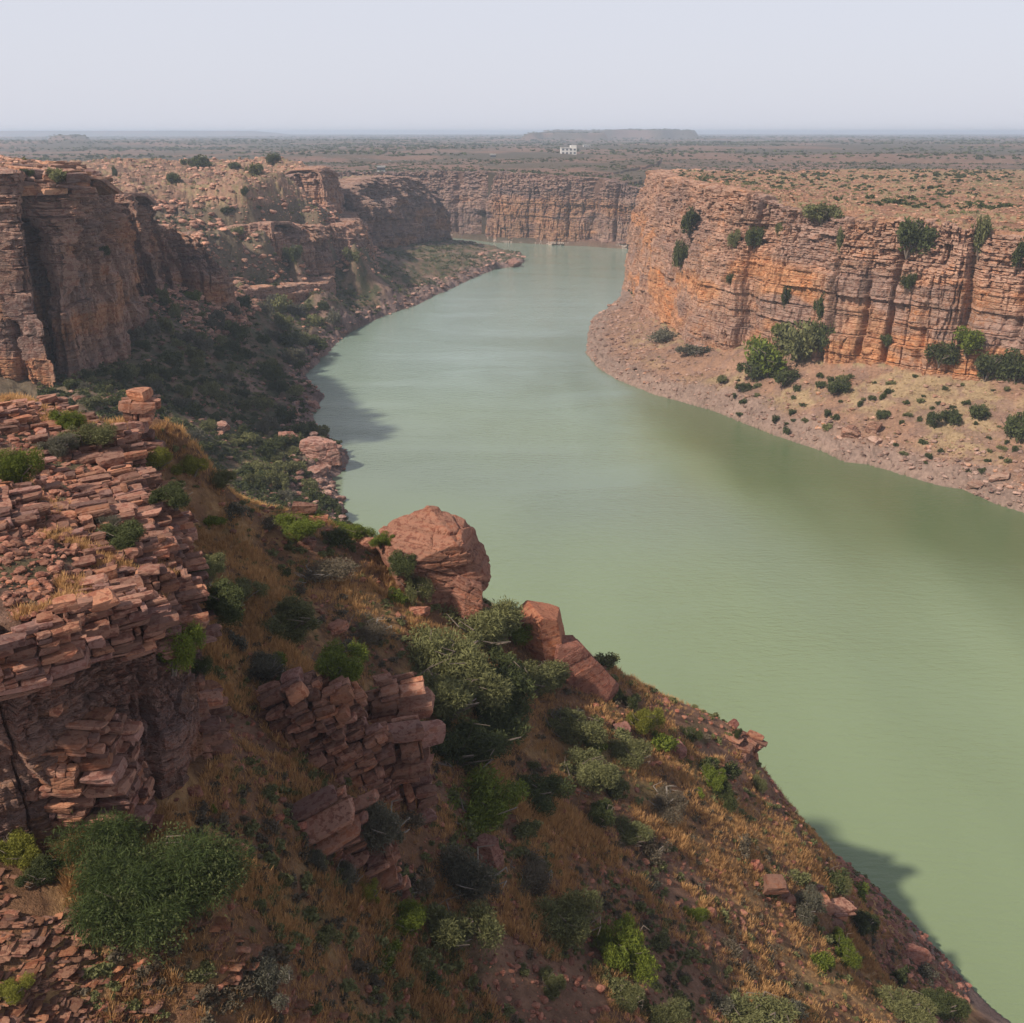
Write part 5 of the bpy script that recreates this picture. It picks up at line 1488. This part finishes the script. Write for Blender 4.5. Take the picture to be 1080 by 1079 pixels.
# keep bare rock strip along the lip
keep &= polydist(x, y, shoreL)[0] > 12
x, y, z = x[keep], y[keep], z[keep]
sc_ = r_g.uniform(0.22, 0.80, len(x)) * (0.8 + 0.5 * np.clip(patchy[keep], -0.5, 0.8))
gt = np.clip(0.5 + 1.3 * fbm(x / 7, y / 7, 3, 97) + r_g.normal(0, 0.15, len(x)), 0, 1)
me = instance_mesh('dry_grass', tufts, np.stack([x, y, z], -1), np.stack([sc_, sc_, sc_ * r_g.uniform(0.8, 1.3, len(x))], -1), r_g.uniform(0, 6.28, len(x)), M['straw'], gt, seed=3)
tag(link('dry_grass', me), kind='stuff', label='rust and straw coloured dry grass covering the near slope', cat='grass')
print('tufts', len(x))
# grass on the shelf
x, y, z, c, sl = scatter_px(14000, -30, 38, 210, 95, r_g)
keep = inside(x, y, platform_in) & (fbm(x / 4, y / 4, 3, 99) > 0.22)
x, y, z = x[keep], y[keep], z[keep]
sc_ = r_g.uniform(0.2, 0.5, len(x))
if len(x):
    me = instance_mesh('shelf_grass', tufts, np.stack([x, y, z], -1), sc_, r_g.uniform(0, 6.28, len(x)), M['straw'], np.full(len(x), 0.4), seed=4)
    tag(link('shelf_grass', me), kind='stuff', label='thin dry grass growing in the joints of the rock shelf', cat='grass')

# loose stones
vi, fi = ICO[2]
def stone_t(seed):
    r_ = np.random.default_rng(seed)
    nn = r_.normal(size=(8, 3)); nn /= np.linalg.norm(nn, axis=1)[:, None]
    rr = np.full(len(vi), 1.1)
    for n_ in nn: 
        dp = vi @ n_; rr = np.minimum(rr, np.where(dp > 0.02, r_.uniform(0.5, 0.8) / np.maximum(dp, 0.02), 9))
    return vi * rr[:, None] * np.array([1, 0.8, 0.5]), fi, np.ones(len(vi))
stones = [stone_t(i) for i in range(7)]
def rubble(name, label, n, x0, d0, x1, d1, cls, cond, size, mat, seed, tintc=(1, 1, 1)):
    r_ = np.random.default_rng(seed)
    x, y, z, c, sl = scatter_px(n, x0, d0, x1, d1, r_)
    k = np.isin(c, cls) & cond(x, y, z)
    x, y, z = x[k], y[k], z[k]
    s_ = size[0] * (size[1] / size[0]) ** (r_.random(len(x)) ** 2.2)
    s_ = s_ * (np.hypot(x, y) / 100) ** 0.4
    tc_ = r_.uniform(0.6, 1.45, (len(x), 1)) * np.array(tintc)[None]
    me = instance_mesh(name, stones, np.stack([x, y, z + s_ * 0.15], -1), s_, r_.uniform(0, 6.28, len(x)), mat, seed=seed, col=tc_)
    tag(link(name, me), kind='stuff', label=label, cat='rubble')
    print(name, len(x))
def rocky(x, y, t=0.53): return fbm(x / 14, y / 14, 5, 61) * 0.5 + 0.5 + r_g.random(len(x)) * 0.12 > t + 0.06
rubble('loose_stones', 'loose broken stones strewn over the near slope', 30000, -30, 30, 1100, 150, [1], lambda x, y, z: rocky(x, y) | (r_g.random(len(x)) < 0.22), (0.06, 0.55), M['rock_near'], 71, (1.0, 0.85, 0.8))
rubble('shelf_stones', 'broken stones lying between the ledges of the rock shelf', 9000, -40, 34, 230, 95, [1], lambda x, y, z: inside(x, y, platform_in), (0.08, 0.6), M['rock_near'], 79, (1.1, 1.0, 0.95))
rubble('lip_stones', 'small stones along the bare lip of the near slope', 16000, 600, 70, 1150, 150, [1], lambda x, y, z: (polydist(x, y, shoreL)[0] < 22), (0.08, 0.6), M['rock_near'], 72, (1.05, 0.95, 1.0))
rubble('shore_stones', 'grey pink stones along the waterline of the right bank', 22000, 590, 240, 1120, 640, [3], lambda x, y, z: (z < 5 + 5 * r_g.random(len(x))) & (z > 0.1), (0.15, 0.9), M['rock_right'], 73, (0.82, 0.88, 0.98))
rubble('bank_stones', 'stones scattered on the straw coloured right bank', 6000, 590, 240, 1120, 640, [3], lambda x, y, z: z > 4, (0.15, 0.8), M['rock_right'], 74, (0.9, 0.9, 0.9))
rubble('left_shore_stones', 'dark stones along the waterline of the left bank', 20000, 200, 200, 580, 900, [2], lambda x, y, z: (z < 6) & (z > 0.1), (0.15, 1.3), M['rock_left'], 75, (1.05, 1.05, 1.12))
rubble('slope_stones', 'rocks showing through the brush of the left slope', 3000, 60, 200, 420, 800, [2], lambda x, y, z: z > 4, (0.15, 1.2), M['rock_left'], 76, (0.9, 0.82, 0.8))
rubble('plateau_stones', 'broken orange blocks strewn on the right plateau', 16000, 600, 300, 1120, 900, [4], lambda x, y, z: inside(x, y, mesaR), (0.12, 0.7), M['rock_right'], 77, (0.9, 0.85, 0.8))
rubble('cliff_top_stones', 'pale broken blocks covering the top of the left cliff', 26000, -60, 240, 420, 900, [5, 2], lambda x, y, z: (z > 62), (0.15, 1.1), M['rock_left'], 78, (1.35, 1.3, 1.25))

# scrub that nobody could count
def scrub(name, label, n, x0, d0, x1, d1, cond, size, mat, leafn, seed, hr=0.7):
    r_ = np.random.default_rng(seed)
    temps = []
    for i in range(5):
        v, f, t_ = leaf_cloud(leafn, 1.0, 1.1, 0.75 if leafn < 60 else 0.30, seed * 10 + i, lobes=4, wid=0.6, tang=0.7)
        temps.append((v, f, t_))
    x, y, z, c, sl = scatter_px(n, x0, d0, x1, d1, r_)
    k = cond(x, y, z, c, r_)
    x, y, z = x[k], y[k], z[k]
    s_ = size[0] * (size[1] / size[0]) ** (r_.random(len(x)) ** 1.5)
    me = instance_mesh(name, temps, np.stack([x, y, z - 0.1 * s_], -1), np.stack([s_, s_, s_ * hr * r_.uniform(0.7, 1.4, len(x))], -1), r_.uniform(0, 6.28, len(x)), mat, r_.random(len(x)), seed=seed)
    tag(link(name, me), kind='stuff', label=label, cat='scrub')
    print(name, len(x))
nz = lambda x, y, s, sd: fbm(x / s, y / s, 4, sd) * 0.5 + 0.5
scrub('undergrowth', 'low green and brown undergrowth between the bushes of the near slope', 9000, -30, 32, 1100, 140, lambda x, y, z, c, r: (c == 1) & (z > 3) & ~inside(x, y, platform_poly) & (nz(x, y, 10, 81) + r.random(len(x)) * 0.2 > 0.62), (0.25, 0.9), M['leaf_olive'], 260, 81)
scrub('dry_undergrowth', 'dry brown twiggy undergrowth on the near slope', 4200, -30, 32, 1100, 140, lambda x, y, z, c, r: (c == 1) & (z > 3) & ~inside(x, y, platform_poly) & (nz(x, y, 10, 82) + r.random(len(x)) * 0.2 > 0.58), (0.2, 0.8), M['leaf_dry'], 240, 82)
scrub('slope_scrub', 'dark brush covering the left slope', 9000, 40, 190, 480, 620, lambda x, y, z, c, r: (c == 2) & (z > 2.2) & (z < 60) & (nz(x, y, 22, 83) + r.random(len(x)) * 0.35 > 0.52), (0.8, 2.6), M['leaf_dark'], 130, 83)
scrub('slope_scrub_olive', 'olive brush mixed into the left slope', 9000, 40, 190, 560, 900, lambda x, y, z, c, r: (c == 2) & (z > 3) & (z < 60) & (nz(x, y, 22, 84) + r.random(len(x)) * 0.35 > 0.62), (0.7, 2.2), M['leaf_olive'], 110, 84)
scrub('point_scrub', 'dark green thicket on the far point of the left bank', 5000, 180, 520, 560, 960, lambda x, y, z, c, r: (c == 2) & (z > 2.5) & (z < 32) & (nz(x, y, 30, 85) + r.random(len(x)) * 0.3 > 0.58), (1.2, 3.4), M['leaf_dark'], 70, 85)
scrub('hill_scrub', 'scrub scattered over the pinkish hill and cliff top on the left', 3600, -60, 260, 480, 1000, lambda x, y, z, c, r: ((c == 5) | ((c == 2) & (z > 48))) & (nz(x, y, 40, 86) + r.random(len(x)) * 0.4 > 0.66), (0.6, 2.4), M['leaf_olive'], 60, 86)
scrub('ledge_scrub', 'olive scrub on the ledges between the left cliffs', 5200, 150, 430, 420, 820, lambda x, y, z, c, r: ((c == 2) | (c == 5)) & (z > 20) & (z < 64) & (nz(x, y, 25, 96) + r.random(len(x)) * 0.4 > 0.55), (0.5, 2.0), M['leaf_olive'], 80, 96)
rubble('ledge_stones', 'broken rock strewn over the ledges between the left cliffs', 16000, 150, 420, 430, 850, [2, 5], lambda x, y, z: (z > 20) & (z < 66), (0.2, 1.5), M['rock_left'], 97, (1.3, 1.2, 1.15))
scrub('plateau_scrub', 'olive scrub dotted over the right plateau', 5200, 600, 320, 1150, 1100, lambda x, y, z, c, r: (c == 4) & inside(x, y, mesaR) & (nz(x, y, 45, 87) + r.random(len(x)) * 0.4 + np.clip((y - 450) / 1500, 0, 0.3) > 0.68), (0.5, 2.3), M['leaf_olive'], 60, 87)
scrub('plateau_scrub_dark', 'dark bushes in the far part of the right plateau', 4200, 600, 480, 1200, 1490, lambda x, y, z, c, r: (c == 4) & inside(x, y, mesaR) & (nz(x, y, 45, 88) + r.random(len(x)) * 0.3 + np.clip((y - 600) / 1000, 0, 0.35) > 0.72), (1.0, 3.0), M['leaf_dark'], 45, 88)
scrub('bank_scrub', 'tiny grey green tufts on the right bank', 1500, 600, 260, 1120, 640, lambda x, y, z, c, r: (c == 3) & (z > 5) & (z < 24) & (r.random(len(x)) > 0.4), (0.3, 1.0), M['leaf_olive'], 60, 89)
scrub('bank_grass', 'straw coloured grass clumps on the right bank', 16000, 600, 260, 1120, 640, lambda x, y, z, c, r: (c == 3) & (z > 6) & (z < 24) & (nz(x, y, 14, 61) + r.random(len(x)) * 0.25 > 0.55), (0.3, 0.8), M['straw_pale'], 16, 90, 0.5)
scrub('plain_scrub', 'scrub of the plain beyond the far cliff', 16000, -60, 950, 1150, 1499, lambda x, y, z, c, r: (c == 6) & (z > 40) & (nz(x, y, 70, 91) + r.random(len(x)) * 0.4 > 0.70), (1.2, 4.0), M['leaf_dark'], 14, 91, 0.6)

# scrub of the far plain
r_f = np.random.default_rng(93)
n = 26000
a = r_f.uniform(A0 * 0.66, A1 * 0.66, n); rr = 1500 * (9000 / 1500) ** r_f.random(n)
ri = np.interp(np.log(rr), np.log(rf[:, 0]), np.arange(rf.shape[0])); ai = (a - ang[0]) / (ang[::4][-1] - ang[0]) * (Xf.shape[1] - 1)
zq = zff[np.clip(ri.round().astype(int), 0, zff.shape[0] - 1), np.clip(ai.round().astype(int), 0, zff.shape[1] - 1)]
x, y = rr * np.sin(a), rr * np.cos(a)
k = nz(x, y, 260, 94) + r_f.random(n) * 0.4 > 0.74
x, y, zq = x[k], y[k], zq[k]
temps = []
for i in range(4):
    v, f, t_ = leaf_cloud(9, 1.0, 1.0, 1.0, 940 + i, lobes=3, wid=0.7, tang=0.7); temps.append((v, f, t_))
s_ = r_f.uniform(2, 6, len(x)) * (np.hypot(x, y) / 2500) ** 0.5
me = instance_mesh('distant_scrub', temps, np.stack([x, y, zq], -1), np.stack([s_ * 1.3, s_ * 1.3, s_ * 0.7], -1), r_f.uniform(0, 6.28, len(x)), M['leaf_dark'], r_f.random(len(x)), seed=5)
tag(link('distant_scrub', me), kind='stuff', label='dark scrub fading over the far plain', cat='scrub')

# ------------------------------------------------------------------ far white buildings
def box_vf(lo, hi):
    x0, y0, z0 = lo; x1, y1, z1 = hi
    v = np.array([(x0, y0, z0), (x1, y0, z0), (x1, y1, z0), (x0, y1, z0), (x0, y0, z1), (x1, y0, z1), (x1, y1, z1), (x0, y1, z1)], dtype=float)
    f = np.array([[0, 3, 2, 1], [4, 5, 6, 7], [0, 1, 5, 4], [1, 2, 6, 5], [2, 3, 7, 6], [3, 0, 4, 7]])
    return v, f
def boxes(name, lst, mat, parent):
    V, F_ = [], []
    for i, (lo, hi) in enumerate(lst):
        v, f = box_vf(lo, hi); V.append(v); F_.append(f + i * 8)
    return link(name, make_mesh(name, np.concatenate(V), np.concatenate(F_), mat), parent)
settle()
def building(label, px, py, w_, floors, d_, wing=False):
    loc, _, _ = hit(px, py)
    if loc is None: return
    e = bpy.data.objects.new('building', None); COL.objects.link(e); e.location = loc + Vector((0, 0, -1.0)); e.rotation_euler = (0, 0, 0.1)
    tag(e, label, 'building')
    hf = 5.0
    boxes('wall', [((-w_ / 2, 0, 0), (w_ / 2, d_, hf * floors))] + ([((w_ * 0.12, 2, hf * floors), (w_ / 2, d_, hf * (floors + 0.8)))] if wing else []), M['white_wall'], e)
    boxes('roof', [((-w_ / 2 - 0.6, -0.6, hf * floors + 0.01), (w_ / 2 * (0.2 if wing else 1) + (0 if wing else 0.6), d_ + 0.6, hf * floors + 0.5))], M['white_wall'], e)
    nwin = max(3, int(w_ / 6))
    for fl in range(floors):
        for k in range(nwin):
            x0 = -w_ / 2 + (k + 0.5) * w_ / nwin
            boxes('window', [((x0 - 1.6, -0.12, fl * hf + 1.2), (x0 + 1.6, 0.3, fl * hf + 3.8))], M['glass_dark'], e)
building('long white terraced building on the plain beyond the far cliff', 600, 162.5, 24, 2, 12, True)
building('small white block on the plain right of the long building', 619, 155, 15, 1, 12)
building('tiny white hut on the rim plain left of the long building', 520, 166, 7, 1, 6)
building('low white wall house on the far left plain', 402, 180, 8, 1, 4)

# ------------------------------------------------------------------ air
hz = np.array
v, f = box_vf((-17500, -1500, -4.5), (17500, 17500, 115))
hm = bpy.data.materials.new('haze'); hm.use_nodes = True
hn = hm.node_tree; hn.nodes.clear()
ho = hn.nodes.new('ShaderNodeOutputMaterial'); hv = hn.nodes.new('ShaderNodeVolumePrincipled')
hv.inputs['Color'].default_value = (0.72, 0.84, 1.0, 1)
hv.inputs['Density'].default_value = HAZE if 'HAZE' in globals() else 0.00015
hv.inputs['Anisotropy'].default_value = 0.2
hn.links.new(hv.outputs[0], ho.inputs['Volume'])
me = make_mesh('haze', v, f, hm)
tag(link('haze', me), kind='stuff', label='thin pale haze filling the gorge and veiling the far plain', cat='haze')
